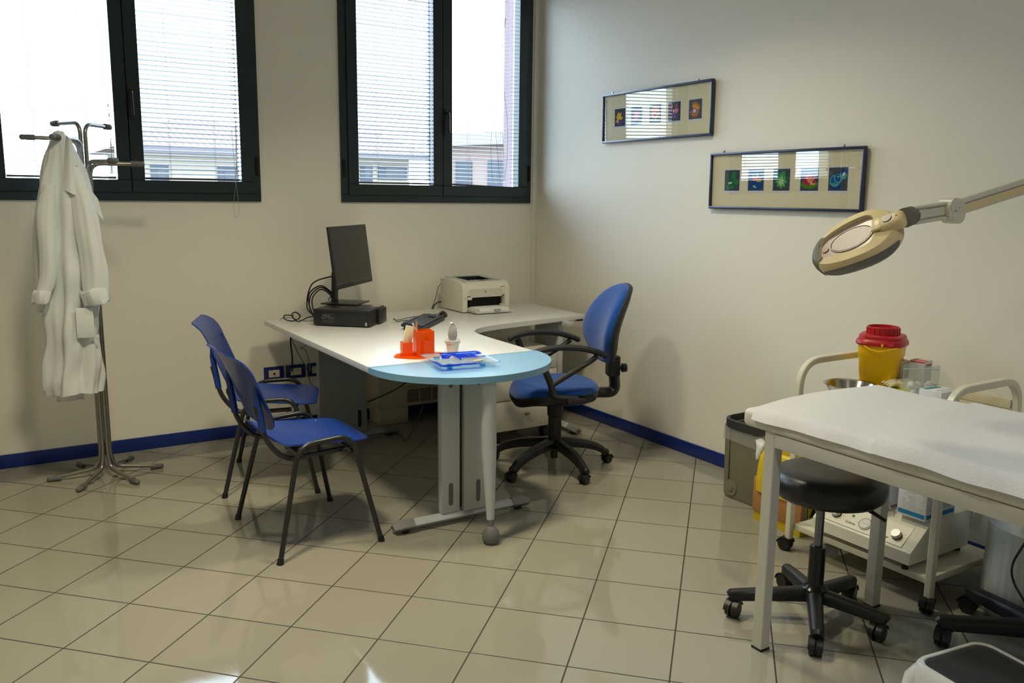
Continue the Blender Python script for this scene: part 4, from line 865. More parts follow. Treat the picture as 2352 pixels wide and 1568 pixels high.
bm = new(); cyl(bm, (-0.01, yf-0.0012, 0.137), (-0.01, yf-0.002, 0.137), 0.0055, seg=18); n = set(bm.faces); bmtext(bm, 'hp', 0.008, T((-0.01, yf-0.0022, 0.137)) @ FX, mi=1); obj('maker_mark', bm, [mat('mark_dark', (70, 72, 74), 0.4), M_prw], pr_)
bm = new(); bmtext(bm, 'LaserJet', 0.0105, T((hw-0.055, yf+0.004, 0.166)) @ FX, bold=True); obj('model_lettering', bm, mat('lettering_grey', (150, 146, 132), 0.5), pr_)
bm = new(); bmtext(bm, '⊙', 0.008, T((0.075, yf-0.0022, 0.122)) @ FX)
for x in (0.072, 0.084): cyl(bm, (x, yf-0.0012, 0.122), (x, yf-0.0018, 0.122), 0.0025, seg=10)
obj('status_marks', bm, mat('mark_red', (190, 110, 104), 0.5), pr_)
bm = new(); prism(bm, [(-0.137, -0.11), (0.135, -0.115), (0.15, -0.075), (0.14, 0.02), (-0.14, 0.02)], 0.006, 0.016, m=T((0, yf, 0)), bev=0.003); bx(bm, (-0.142, yf-0.10, 0.016), (-0.134, yf+0.01, 0.03), 0.003); tr_ = obj('paper_tray', bm, M_tray, pr_)
bm = new(); prism(bm, [(-0.105, -0.095), (0.118, -0.098), (0.118, 0.06), (-0.105, 0.06)], 0.0, 0.017, m=T((0, yf, 0.017))); obj('paper_stack', bm, M_paper, pr_)
bm = new(); bx(bm, (0.0, yf-0.117, 0.004), (0.045, yf-0.100, 0.03), 0.003); obj('tray_stop', bm, mat('tray_clip', (160, 162, 158), 0.35), pr_)
bm = new(); bx(bm, (0.112, yf-0.03, 0.034), (0.125, yf+0.02, 0.05), 0.003); obj('paper_guide', bm, M_prn, pr_)
bm = new(); bx(bm, (-0.138, yf+0.0, 0.085), (-0.11, yf+0.03, 0.105), 0.002); obj('release_tab', bm, M_prn, pr_)
cable('printer_cable', [(-0.86, -0.13, DZ+0.165), (-0.875, -0.13, DZ+0.15), (-0.90, -0.125, DZ+0.06), (-0.925, -0.122, DZ+0.0), (-0.93, -0.122, DZ-0.05)], 0.0028, M_cgrey, 'thin grey cable hanging down behind the laser printer')
cable('printer_power_cable', [(-0.86, -0.14, DZ+0.045), (-0.89, -0.135, DZ+0.04), (-0.915, -0.128, DZ+0.012), (-0.92, -0.122, DZ-0.04)], 0.0045, M_hose, 'thick black power cable behind the laser printer')

# ------------------------------------------------------------------ pen holder
M_orange = tinted_acrylic('orange_acrylic', (1.0, 0.50, 0.14), (1.0, 0.19, 0.008), 0.45)
OH = Vector((-1.765, -1.665, DZ)); oh = thing('desk_organizer', 'transparent orange acrylic pen holder with wavy base', 'pen holder', OH, R(-12))
def cup(name, w, d, h, c, t=0.004):
    bm = new(); z0 = 0.005
    bx(bm, (c[0]-w/2, c[1]-d/2, z0), (c[0]+w/2, c[1]-d/2+t, h)); bx(bm, (c[0]-w/2, c[1]+d/2-t, z0), (c[0]+w/2, c[1]+d/2, h))
    bx(bm, (c[0]-w/2, c[1]-d/2+t, z0), (c[0]-w/2+t, c[1]+d/2-t, h)); bx(bm, (c[0]+w/2-t, c[1]-d/2+t, z0), (c[0]+w/2, c[1]+d/2-t, h)); return obj(name, bm, M_orange, oh)
cup('pen_cup', 0.085, 0.085, 0.125, (0.022, 0.0)); cup('small_cup', 0.05, 0.055, 0.07, (-0.06, 0.012)); cup('short_cup', 0.05, 0.03, 0.085, (0.03, -0.06))
wav = [(0.125*math.cos(t)*(1+0.05*math.sin(6*t)), 0.085*math.sin(t)*(1+0.05*math.sin(6*t))) for t in [2*PI*k/60 for k in range(60)]]
bm = new(); shell(bm, wav, lambda u, v: (u, v, 0.0035+0.006*max(0, (u/0.125)**2+(v/0.085)**2-0.8)*(1+math.sin(40*u+30*v))), 0.003, 6); obj('wavy_base', bm, M_orange, oh)
M_mem = mat('memo_cream', (226, 216, 180), 0.7)
bm = new(); box(bm, (0, 0, 0.07), (0.044, 0.012, 0.135), 0.001, rot=Matrix.Rotation(R(13), 4, 'Y')); bm.transform(T(OH+Vector((-0.045, 0.035, 0.008)))); tag(obj('memo_pad', bm, M_mem), 'cream memo card leaning in the small orange cup', 'memo card')
def pen(name, p0, p1, r, m, tip, label, cat):
    p0, p1 = Vector(p0)+OH, Vector(p1)+OH; t = thing(name, label, cat, p0)
    bm = new(); d = (p1-p0).normalized(); cyl(bm, p0+d*0.012, p1, r, seg=10); obj('barrel', bm, m, t, True)
    bm = new(); cyl(bm, p0, p0+d*0.012, 0.001, r, 10); obj('tip', bm, tip, t, True)
    bm = new(); cyl(bm, p1, p1+d*0.008, r*1.05, r*0.9, 10); obj('end_cap', bm, tip, t, True)
pen('pencil', (0.0, 0.01, 0.01), (-0.005, 0.02, 0.165), 0.0045, mat('pencil_orange', (206, 140, 84), 0.5), mat('pencil_green', (90, 130, 110), 0.5), 'wooden pencil standing in the orange pen holder', 'pencil')
pen('pen', (0.045, -0.01, 0.01), (-0.025, 0.012, 0.152), 0.004, mat('pen_pale', (206, 170, 160), 0.4), M_paper, 'pale slim pen leaning to the left in the orange pen holder', 'pen')
pen('marker_pen', (0.03, -0.02, 0.008), (0.036, -0.015, 0.09), 0.007, mat('marker_dark', (60, 30, 40), 0.4), M_black, 'dark marker inside the orange pen holder', 'pen')
bm = new(); bx(bm, (0.0, -0.018, 0.006), (0.03, 0.018, 0.112), 0.003); bm.transform(T(OH+Vector((0.018, 0.012, 0)))); tag(obj('eraser_block', bm, mat('eraser_red', (196, 60, 34), 0.6)), 'reddish eraser block inside the orange pen holder', 'eraser')

# ------------------------------------------------------------------ ceramic cactus
ca = thing('ceramic_cactus', 'small white ceramic cactus in a white pot on the desk', 'figurine', (-1.583, -1.665, DZ))
M_cer = mat('ceramic_white', (214, 212, 204), 0.3); M_cer2 = mat('ceramic_grey', (172, 174, 176), 0.35)
bm = new(); lathe(bm, [(0.0, 0.0), (0.026, 0.0), (0.0345, 0.048), (0.038, 0.049), (0.0395, 0.064), (0.036, 0.066), (0.033, 0.060), (0.0, 0.060)], (0, 0, 0), 32); obj('pot', bm, M_cer, ca)
bm = new(); rg = []; NR = 11
for j in range(15):
    t = j/14; z = 0.06+0.078*t; r = 0.0195*math.sin(PI*(0.16+0.78*t))**0.6+0.001
    rg.append([bm.verts.new((r*(1+0.12*math.cos(NR*a))*math.cos(a), r*(1+0.12*math.cos(NR*a))*math.sin(a), z)) for a in [2*PI*k/88 for k in range(88)]])
for A, B in zip(rg, rg[1:]):
    for k in range(88): bm.faces.new((A[k], A[(k+1) % 88], B[(k+1) % 88], B[k]))
bm.faces.new(rg[-1]); bm.faces.new(rg[0][::-1])
for k in range(NR):
    for j in range(9):
        t = (j+0.5)/9; z = 0.062+0.074*t; r = (0.0195*math.sin(PI*(0.16+0.78*t))**0.6)*1.14; a = 2*PI*k/NR
        bmesh.ops.create_icosphere(bm, subdivisions=1, radius=0.0012, matrix=T((r*math.cos(a), r*math.sin(a), z)))
obj('cactus_body', bm, M_cer2, ca, smooth=50)
for x, y, z in ((-0.008, -0.004, 0.147), (0.004, 0.0, 0.142), (0.012, 0.004, 0.131), (0.016, -0.006, 0.124), (-0.002, 0.008, 0.141)):
    bm = new(); d = Vector((x, y, 0.02)).normalized(); cyl(bm, Vector((x, y, z))-d*0.008, Vector((x, y, z))+d*0.004, 0.002, 0.007, 12); obj('flower', bm, mat('ceramic_cream', (220, 212, 186), 0.35), ca)

# ------------------------------------------------------------------ glass tray
gt = thing('glass_tray', 'square clear and cobalt blue glass tray with shallow wells', 'tray', (-1.685, -1.925, DZ), R(-8))
def tinted(name, tint, refl=1.6): return thin_glass(name, tint, refl, 0.02)
M_gc = tinted_acrylic('glass_clear', (0.88, 0.92, 0.93), (0.75, 0.80, 0.84), 0.25, 0.05); M_gb = tinted_acrylic('glass_cobalt', (0.10, 0.30, 0.95), (0.02, 0.07, 0.75), 0.45, 0.05)
def trayz(u, v):
    z = 0.022
    for cx, cy, wx, wy, dd in WELLS:
        d = max(abs(u-cx)-wx, abs(v-cy)-wy); z = min(z, 0.022-dd*max(0, min(1, -d/0.008)))
    z += 0.005*max(0, (max(abs(u), abs(v))-0.132)/0.013)
    return (u, v, z)
WELLS = [(-0.065, 0.07, 0.052, 0.045, 0.012), (-0.075, -0.055, 0.045, 0.055, 0.012), (0.055, 0.075, 0.052, 0.045, 0.014), (0.055, -0.05, 0.06, 0.055, 0.012)]
bm = new(); n0 = 58
V = [[bm.verts.new(trayz(-0.145+0.29*i/n0, -0.145+0.29*j/n0)) for j in range(n0+1)] for i in range(n0+1)]
V2 = [[bm.verts.new(Vector(trayz(-0.145+0.29*i/n0, -0.145+0.29*j/n0))-Vector((0, 0, 0.004))) for j in range(n0+1)] for i in range(n0+1)]
for i in range(n0):
    for j in range(n0):
        u, v = -0.145+0.29*(i+.5)/n0, -0.145+0.29*(j+.5)/n0
        blue = (v > 0.085 and u > -0.05) or (v < -0.105 and u < 0.06) or (u < -0.12 and v < -0.02) or (0.0 < u < 0.012) and v > 0 or (0.02 < v < 0.034 and u > 0) or (abs(u-0.055) > 0.047 and abs(u-.055) < .056 and abs(v-.075) < .05)
        for f in (bm.faces.new((V[i][j], V[i+1][j], V[i+1][j+1], V[i][j+1])), bm.faces.new((V2[i][j], V2[i][j+1], V2[i+1][j+1], V2[i+1][j]))): f.material_index = 1 if blue else 0
for k in range(n0):
    for a_ in (((V[k][0], V2[k][0], V2[k+1][0], V[k+1][0])), ((V[k][n0], V[k+1][n0], V2[k+1][n0], V2[k][n0])), ((V[0][k], V[0][k+1], V2[0][k+1], V2[0][k])), ((V[n0][k], V2[n0][k], V2[n0][k+1], V[n0][k+1]))):
        bm.faces.new(a_).material_index = 1 if k < 34 else 0
obj('glass_plate', bm, [M_gc, M_gb], gt)
for x, y in ((-0.08, -0.09), (0.08, -0.09), (-0.08, 0.09), (0.08, 0.09)):
    bm = new(); cyl(bm, (x, y, 0.0), (x, y, 0.019), 0.012, 0.016, 16); obj('glass_foot', bm, tinted('glass_foot_blue', (0.35, 0.75, 1.0)), gt)
rr = random.Random(5)
tw = rz(R(-8)); to = Vector((-1.685, -1.925, DZ))
for k, (x, y, c, lb) in enumerate([(0.035, 0.06, (200, 40, 70), 'red paper clip lying in the blue well of the glass tray'), (0.062, 0.045, (190, 186, 180), 'silver paper clip lying in the glass tray'), (0.085, 0.03, (200, 40, 60), 'short red pin beside the clips in the glass tray')]):
    bm = new(); P = [(-0.016, 0, 0), (0.014, 0, 0), (0.018, 0.004, 0), (0.014, 0.008, 0), (-0.012, 0.008, 0), (-0.015, 0.005, 0), (-0.012, 0.002, 0), (0.010, 0.003, 0)]
    tube(bm, catmull(P, 4), 0.0013, 6); bm.transform(T(to+Vector((0, 0, 0.0115))) @ tw @ T((x, y, 0)) @ rz(R(40*k-20))); tag(obj('paper_clip', bm, mat('clip_%d' % k, c, 0.35)), lb, 'paper clip')
bm = new(); shell(bm, ellipse(0.028, 0.012, 24), lambda u, v: (u, v, 0.002), 0.003, 3); bm.transform(T(to+Vector((0, 0, 0.0105))) @ tw @ T((0.085, -0.02, 0)) @ rz(R(10))); tag(obj('wooden_tag', bm, mat('tag_tan', (200, 184, 140), 0.6)), 'small tan wooden tag lying in the glass tray', 'tag')

# ------------------------------------------------------------------ loose cables
def coilpts(c, r, n, tilt=0.0, ax=0.0):
    out = []
    for k in range(n*10):
        t = 2*PI*k/10; out.append((c[0]+r*math.cos(t)*math.cos(ax), c[1]+r*math.cos(t)*math.sin(ax)+0.004*k/10, c[2]+r*math.sin(t)*(1+0.04*math.sin(k))))
    return out
bm = new()
for k, (dr, dx) in enumerate([(0.0, 0.0), (0.012, -0.01), (0.022, 0.008)]):
    P = [(-1.80+dx, -0.40, DZ+0.01), (-1.835+dx-dr, -0.35, DZ+0.06), (-1.83-dr, -0.31, DZ+0.14+dr), (-1.77, -0.30, DZ+0.19+dr), (-1.71+dr, -0.30, DZ+0.15), (-1.70+dr, -0.30, DZ+0.11)]
    tube(bm, catmull(P, 8), 0.0042, 7)
tube(bm, catmull([(-1.80, -0.38, DZ+0.02), (-1.87, -0.33, DZ+0.08), (-1.83, -0.30, DZ+0.22), (-1.73, -0.32, DZ+0.265), (-1.67, -0.335, DZ+0.262)], 8), 0.0042, 7)
tube(bm, catmull([(-1.725, -0.30, DZ+0.12), (-1.69, -0.31, DZ+0.18), (-1.665, -0.335, DZ+0.235)], 8), 0.003, 7)
tag(obj('monitor_cable', bm, M_hose), 'coiled black monitor cables looping behind the computer', 'cable')
cable('power_cable', [(-1.78, -0.37, DZ+0.03), (-1.86, -0.34, DZ+0.03), (-1.93, -0.33, DZ+0.006), (-1.965, -0.32, DZ+0.045), (-1.935, -0.31, DZ+0.06), (-1.91, -0.31, DZ+0.03), (-1.95, -0.30, DZ+0.006), (-2.0, -0.29, DZ+0.02), (-1.99, -0.27, DZ+0.04), (-1.94, -0.28, DZ+0.035)], 0.0038, M_hose, 'black power cable tied in a loop at the left back of the desk')
cable('thin_cable', [(-1.80, -0.40, DZ+0.02), (-1.88, -0.36, DZ+0.008), (-1.95, -0.28, DZ+0.02), (-2.0, -0.27, DZ+0.025), (-2.03, -0.29, DZ+0.012)], 0.0022, M_cgrey, 'thin grey cable curling beside the computer on the desk')
cable('socket_cable', [(-1.90, -0.10, DZ-0.01), (-1.90, -0.075, 0.60), (-1.885, -0.05, 0.48), (-1.885, -0.03, 0.395)], 0.005, M_hose, 'thick black cable hanging from the desk to the middle socket')
cable('grey_socket_cable', [(-1.925, -0.10, DZ-0.01), (-1.90, -0.08, 0.63), (-1.84, -0.05, 0.50), (-1.785, -0.03, 0.40), (-1.76, -0.03, 0.30), (-1.68, -0.06, 0.20), (-1.60, -0.12, 0.12)], 0.0026, M_cgrey, 'thin grey cable slanting down past the sockets')
cable('white_socket_cable', [(-1.77, -0.12, DZ-0.08), (-1.79, -0.09, 0.58), (-1.83, -0.06, 0.545), (-1.80, -0.05, 0.53), (-1.775, -0.04, 0.46), (-1.765, -0.03, 0.38)], 0.0034, mat('cable_light', (140, 134, 120), 0.5), 'looped light grey cable above the wall sockets')
cable('hanging_black_cable', [(-1.55, -0.35, 0.20), (-1.45, -0.40, 0.245), (-1.33, -0.50, 0.33), (-1.28, -0.60, 0.45), (-1.25, -0.70, DZ-DT)], 0.0045, M_hose, 'black cable sagging under the desk between the legs')
cable('floor_cable', [(-1.12, -0.62, DZ-DT), (-1.16, -0.60, 0.45), (-1.20, -0.55, 0.2), (-1.27, -0.52, 0.03), (-1.36, -0.62, 0.004), (-1.33, -0.45, 0.004), (-1.45, -0.36, 0.004), (-1.58, -0.30, 0.004)], 0.0026, M_cgrey, 'thin grey cable dropping from the desk onto the floor tiles')
#==SPLIT==
# ------------------------------------------------------------------ waste bin
M_bin = mat('bin_taupe', (126, 122, 104), 0.5, bump=0.1); M_rim = mat('bin_rim_dark', (52, 54, 54), 0.45)
M_film = tinted_acrylic('clear_plastic_film', (0.93, 0.94, 0.93), (0.78, 0.80, 0.80), 0.24, 0.15)
BX, BY = -0.225, -2.462
wb = thing('waste_bin', 'taupe plastic waste bin with dark rim and clear liner by the right wall', 'bin', (BX, BY, 0))
def rectloft(bm, secs, closed=True):
    rings = []
    for w, d, r, z, ox, oy in secs: rings.append([bm.verts.new((x+ox, y+oy, z)) for x, y in rrect(w, d, r, 6)])
    n = len(rings[0])
    for A, B in zip(rings, rings[1:]):
        for k in range(n): bm.faces.new((A[k], A[(k+1) % n], B[(k+1) % n], B[k]))
    if closed: bm.faces.new(rings[0][::-1]); bm.faces.new(rings[-1])
    return bm
bm = new(); rectloft(bm, [(0.235, 0.27, 0.03, 0.0, 0, 0), (0.25, 0.285, 0.035, 0.02, 0, 0), (0.265, 0.30, 0.04, 0.385, 0, 0), (0.245, 0.28, 0.03, 0.385, 0, 0), (0.225, 0.26, 0.03, 0.03, 0, 0)]); obj('bin_body', bm, M_bin, wb)
bm = new(); rectloft(bm, [(0.275, 0.31, 0.08, 0.372, 0, 0), (0.29, 0.325, 0.09, 0.377, 0, 0), (0.293, 0.328, 0.095, 0.417, 0, 0), (0.265, 0.30, 0.085, 0.419, 0, 0), (0.258, 0.293, 0.08, 0.395, 0, 0), (0.262, 0.297, 0.08, 0.374, 0, 0), (0.275, 0.31, 0.08, 0.372, 0, 0)], False); obj('rim', bm, M_rim, wb)
bm = new(); rings = []
oc_ = rrect(0.272, 0.306, 0.045, 8); n = len(oc_)
for j, z in enumerate((0.378, 0.362, 0.342, 0.322, 0.308)):
    rings.append([bm.verts.new((x*(1.02+0.018*math.sin(k*1.7+j)), y*(1.02+0.018*math.sin(k*1.3+j*1.1)), z+(0.014*math.sin(k*0.9)*(j/4))) ) for k, (x, y) in enumerate(oc_)])
for A, B in zip(rings, rings[1:]):
    for k in range(n): bm.faces.new((A[k], A[(k+1) % n], B[(k+1) % n], B[k]))
obj('bin_liner', bm, M_film, wb, smooth=70)
bm = new(); cyl(bm, (-0.118, 0.074, 0.060), (-0.131, 0.074, 0.060), 0.042, 0.040, 28); cyl(bm, (-0.131, 0.074, 0.060), (-0.134, 0.074, 0.060), 0.021, seg=20); cyl(bm, (-0.134, 0.074, 0.060), (-0.136, 0.074, 0.060), 0.013, seg=16); obj('hinge_disc', bm, M_bin, wb)
bm = new(); bx(bm, (-0.1335, 0.088, 0.10), (-0.128, 0.091, 0.375)); obj('panel_groove', bm, M_gap if False else mat('groove_taupe', (78, 76, 64), 0.6), wb)
bm = new(); loft(bm, [(-0.19, -0.16, 0.375, 0.02, 0.03, .1), (-0.20, -0.17, 0.35, 0.018, 0.02, .1), (-0.215, -0.172, 0.32, 0.014, 0.012, .1), (-0.225, -0.175, 0.295, 0.006, 0.006, .1)], 20, 3); obj('liner_tail', bm, mat('film_white', (206, 208, 208), 0.35), wb, smooth=70)

# ------------------------------------------------------------------ clinical waste box
M_card = mat('cardboard', (176, 128, 84), 0.85, spec=0.1, var=0.03); M_yel = mat('yellow_film', (216, 186, 36), 0.3, bump=0.6, bscale=25); M_yb = mat('yellow_print', (196, 170, 12), 0.6)
cb = thing('clinical_waste_box', 'cardboard waste box lined with a yellow bag beside the taupe bin', 'box', (-0.30, -2.79, 0))
x0, x1, y0, y1 = -0.462, -0.17, -2.92, -2.645
bm = new(); bx(bm, (x0, y0, 0.0), (x1, y1, 0.046)); obj('yellow_base', bm, M_yb, cb, True)
bm = new(); bx(bm, (x0-0.006, y0-0.004, 0.046), (x1, y1+0.006, 0.215), 0.002); n = set(bm.faces)
bx(bm, (x0+0.012, y0-0.0055, 0.05), (x1-0.01, y0-0.0042, 0.20)); paint(bm, n, 1); n = set(bm.faces)
bx(bm, (x0+0.035, y0-0.0062, 0.075), (x0+0.115, y0-0.0056, 0.165)); paint(bm, n, 3); n = set(bm.faces)
bx(bm, (x0+0.039, y0-0.0068, 0.079), (x0+0.111, y0-0.0063, 0.161)); paint(bm, n, 2); n = set(bm.faces)
prism(bm, [(x0+0.05, 0.09), (x0+0.10, 0.09), (x0+0.075, 0.14)], 0, 0.0008, m=basis((0, y0-0.007, 0), (1, 0, 0), (0, 0, 1), (0, -1, 0))); paint(bm, n, 3)
obj('cardboard_body', bm, [M_card, mat('label_grey', (140, 134, 120), 0.7), M_yb, M_gap], cb, True)
bm = new(); rings = []; oc_ = rrect(0.295, 0.262, 0.035, 9); n = len(oc_); cxx, cyy = (x0+x1)/2, (y0+y1)/2
for j, (s, z) in enumerate(((1.075, 0.155), (1.09, 0.20), (1.06, 0.26), (1.0, 0.315), (0.93, 0.342), (0.80, 0.345), (0.70, 0.33), (0.5, 0.25))):
    rings.append([bm.verts.new((cxx+x*(s+0.018*math.sin(k*0.8+j*0.9)+0.01*math.sin(k*2.1)), cyy+y*(s+0.018*math.sin(k*0.9+j)), z+0.010*math.sin(k*0.55+j*0.5)+(0.012*math.sin(k*0.35) if j == 0 else 0))) for k, (x, y) in enumerate(oc_)])
for A, B in zip(rings, rings[1:]):
    for k in range(n): bm.faces.new((A[k], A[(k+1) % n], B[(k+1) % n], B[k]))
bm.faces.new(rings[-1]); obj('yellow_bag', bm, M_yel, cb, True, smooth=40)

# ------------------------------------------------------------------ trolley
M_tw = mat('trolley_white', (214, 210, 192), 0.35)
tr = thing('medical_trolley', 'white two shelf medical trolley on black castors along the right wall', 'trolley', (-0.40, -3.31, 0))
TX0, TX1 = -0.615, -0.140
for y in (-2.985, -3.640):
    bm = new(); tube(bm, fillet([(TX0, y, 0.058), (TX0, y, 0.845), (TX1, y, 0.845), (TX1, y, 0.058)], 0.12, 10), 1, prof=rectprof(0.028, 0.028, 0.12), up=(0, 1, 0)); obj('end_hoop', bm, M_tw, tr, True)
bm = new(); bx(bm, (TX0+0.012, -3.628, 0.098), (TX1-0.01, -2.997, 0.124), 0.002); obj('lower_shelf', bm, M_tw, tr, True)
bm = new(); bx(bm, (TX0+0.012, -3.628, 0.678), (TX1-0.01, -2.997, 0.704), 0.002); obj('upper_shelf', bm, M_tw, tr, True)
bm = new(); bx(bm, (TX1-0.022, -3.626, 0.704), (TX1-0.010, -2.998, 0.722), 0.001); bx(bm, (TX1-0.022, -3.626, 0.7235), (TX1-0.008, -2.998, 0.762), 0.003); obj('rear_rail', bm, mat('trolley_rail_cream', (214, 206, 178), 0.4), tr, True)
for x, a in ((TX0, R(100)), (TX1, R(70))):
    for y in (-2.985, -3.640): castor(tr, x, y, 0.062, a if y > -3.3 else R(200), 0.028)

# ------------------------------------------------------------------ vacuum unit on the lower shelf
mc = thing('treatment_unit', 'white electrical unit with sloping control panel on the lower trolley shelf', 'medical device', (-0.42, -3.33, 0.124))
M_mc = mat('unit_white', (218, 214, 200), 0.4); MY0, MY1 = -3.555, -3.105
pf = [(-0.622, 0.150), (-0.228, 0.150), (-0.228, 0.305), (-0.475, 0.305), (-0.50, 0.295), (-0.620, 0.197)]
bm = new(); prism(bm, [(x, z) for x, z in pf], 0, MY1-MY0, m=basis((0, MY0, 0), (1, 0, 0), (0, 0, 1), (0, 1, 0)), bev=0.002); obj('housing', bm, M_mc, mc, True)
pa, pb_ = Vector((-0.6205, 0, 0.1975)), Vector((-0.505, 0, 0.2885)); sl_ = (pb_-pa).normalized(); nrm_ = Vector((-sl_.z, 0, sl_.x)); plen = (pb_-pa).length
PNL = basis(pa, (0, -1, 0), sl_, nrm_)   # panel local: X toward viewer's right (-y), Y up the slope
def pn(name, bm, m): bm.transform(T((0, 0, 0)) @ PNL); return obj(name, bm, m, mc, True)
bm = new(); bx(bm, (-MY1+0.012, 0.012, 0.0), (-MY0-0.045, plen-0.012, 0.0012)); pn('control_panel', bm, mat('panel_cream', (222, 216, 198), 0.4))
bm = new()
for a, b in (((-MY1+0.012, 0.0115), (-MY0-0.045, 0.0125)), ((-MY0-0.0455, 0.012), (-MY0-0.0445, plen-0.012))): bx(bm, (a[0], a[1], 0.001), (b[0], b[1], 0.0016))
pn('panel_line', bm, M_rubber)
for yk in (3.192, 3.468):
    bm = new(); cyl(bm, (yk, 0.054, 0.0), (yk, 0.054, 0.004), 0.021, seg=30); n = set(bm.faces); cyl(bm, (yk, 0.054, 0.004), (yk, 0.054, 0.022), 0.0185, 0.0175, 32); paint(bm, n, 1); pn('control_knob', bm, [M_black, mat('knob_aluminium', (190, 190, 188), 0.45, metal=0.8)])
    bm = new()
    for k in range(11):
        a = R(-60+30*k); cyl(bm, (yk+0.030*math.cos(a), 0.054+0.030*math.sin(a), 0.001), (yk+0.030*math.cos(a), 0.054+0.030*math.sin(a), 0.0015), 0.0011, seg=6)
    pn('dial_marks', bm, M_rubber)
bm = new(); cyl(bm, (3.328, 0.052, 0.0), (3.328, 0.052, 0.008), 0.027, 0.026, 32); n = set(bm.faces); cyl(bm, (3.328, 0.052, 0.008), (3.328, 0.052, 0.0085), 0.0225, seg=30); paint(bm, n, 1); n = set(bm.faces)
box(bm, (3.332, 0.052, 0.0088), (0.028, 0.0012, 0.0005))
for k in range(9):
    a = R(-40+32*k); box(bm, (3.328+0.017*math.cos(a), 0.052+0.017*math.sin(a), 0.0088), (0.002, 0.002, 0.0004))
paint(bm, n, 2); pn('pressure_gauge', bm, [M_chrome, mat('gauge_face', (214, 212, 206), 0.25), M_rubber])
bm = new(); cyl(bm, (3.262, 0.070, 0.0), (3.262, 0.070, 0.003), 0.006, seg=16); pn('green_indicator', bm, mat('indicator_green', (14, 116, 84), 0.3))
bm = new(); cyl(bm, (3.402, 0.060, 0.0), (3.402, 0.060, 0.004), 0.006, 0.004, 16); pn('jack_socket', bm, mat('jack_dark', (60, 58, 58), 0.4, metal=0.5))
bm = new(); bmtext(bm, 'Galena', 0.017, T((3.268, 0.035, 0.0016)), 0.0003); pn('script_lettering', bm, M_black)
bm = new(); bmtext(bm, 'TOP', 0.0145, T((3.428, 0.031, 0.0016)), 0.0003, True); pn('model_lettering', bm, M_black)
bm = new(); bmtext(bm, 'VEL', 0.0145, T((3.388, 0.031, 0.0016)), 0.0003, True); pn('yellow_lettering', bm, M_yb)
for x, y in ((-0.60, MY0+0.03), (-0.60, MY1-0.03), (-0.25, MY0+0.03), (-0.25, MY1-0.03)):
    bm = new(); cyl(bm, (x, y, 0.124), (x, y, 0.151), 0.013, seg=14); obj('rubber_foot', bm, M_black, mc, True)

M_cbl = mat('carton_blue', (24, 120, 176), 0.5); M_ctn = mat('carton_white', (214, 216, 220), 0.6); M_ink = mat('print_ink_grey', (150, 154, 160), 0.7)
def textlines(bm, x0, x1, z0, z1, n_, m4, seed=1, dens_=0.8, h=0.0011):
    rr = random.Random(seed)
    for k in range(n_):
        z = z1-(z1-z0)*k/max(1, n_-1); x = x0
        while x < x1-0.002:
            w = rr.uniform(0.004, 0.011); e = min(x+w, x1)
            if rr.random() < dens_:
                v = [bm.verts.new(m4 @ Vector(p)) for p in ((x, z, 0.0006), (e, z, 0.0006), (e, z+h, 0.0006), (x, z+h, 0.0006))]; bm.faces.new(v)
            x = e+0.0018
gb = thing('glove_carton', 'white carton with blue bands standing on the electrical unit', 'box', (-0.455, -3.45, 0.3055), 0)
gx0, gx1, gy0, gy1, gz1 = -0.535, -0.340, -3.550, -3.430, 0.462
bm = new(); bx(bm, (gx0, gy0, 0.3055), (gx1, gy1, gz1), 0.001); obj('carton_body', bm, M_ctn, gb, True)
F1 = basis((gx0-0.0003, 0, 0), (0, -1, 0), (0, 0, 1), (-1, 0, 0)); F2 = basis((0, gy0-0.0003, 0), (1, 0, 0), (0, 0, 1), (0, -1, 0))
bm = new()
for za, zb in ((0.314, 0.331), (0.430, 0.444)):
    for m4, a, b in ((F1, -gy1+0.004, -gy0-0.004), (F2, gx0+0.006, gx1-0.006)):
        v = [bm.verts.new(m4 @ Vector(p)) for p in ((a, za, 0.0002), (b, za, 0.0002), (b, zb, 0.0002), (a, zb, 0.0002))]; bm.faces.new(v)
obj('blue_bands', bm, M_cbl, gb, True, smooth=0)
bm = new(); textlines(bm, -gy1+0.022, -gy1+0.075, 0.34, 0.424, 13, F1, 3); textlines(bm, -gy1+0.085, -gy0-0.008, 0.345, 0.42, 8, F1, 4, 0.4); textlines(bm, gx0+0.02, gx1-0.02, 0.345, 0.425, 14, F2, 9, 0.95); obj('printed_lines', bm, M_ink, gb, True, smooth=0)
bm = new(); bx(bm, (gx0-0.0005, gy0+0.002, gz1-0.006), (gx0, gy1-0.002, gz1-0.002)); obj('lid_slit', bm, M_gap, gb, True)
vb = thing('cotton_pack', 'plump white plastic pack with blue VEC lettering behind the glove carton', 'pack', (-0.47, -3.33, 0.3055))
bm = new(); loft(bm, dens([(0, 0, 0.0, 0.085, 0.05, .01), (0, 0, 0.03, 0.092, 0.062, .02), (0, 0, 0.09, 0.09, 0.06, .02), (0, 0, 0.15, 0.08, 0.05, .05), (0.0, 0, 0.175, 0.045, 0.03, .12)]), 40, 5); obj('pack_body', bm, mat('pack_white_film', (206, 212, 228), 0.35, bump=0.5, bscale=30), vb, smooth=70)
bm = new(); bmtext(bm, 'VECLINE', 0.026, basis((-0.100, -0.005, 0.115), (0.25, -0.968, 0), (0, 0, 1), (-0.968, -0.25, 0)), 0.0004, True, 1.15); bm_o = obj('blue_lettering', bm, mat('lettering_navy', (40, 36, 140), 0.5), vb)
wr = thing('wire_rack', 'small chrome wire holder on the unit behind the glove carton', 'wire rack', (-0.51, -3.385, 0.3055))
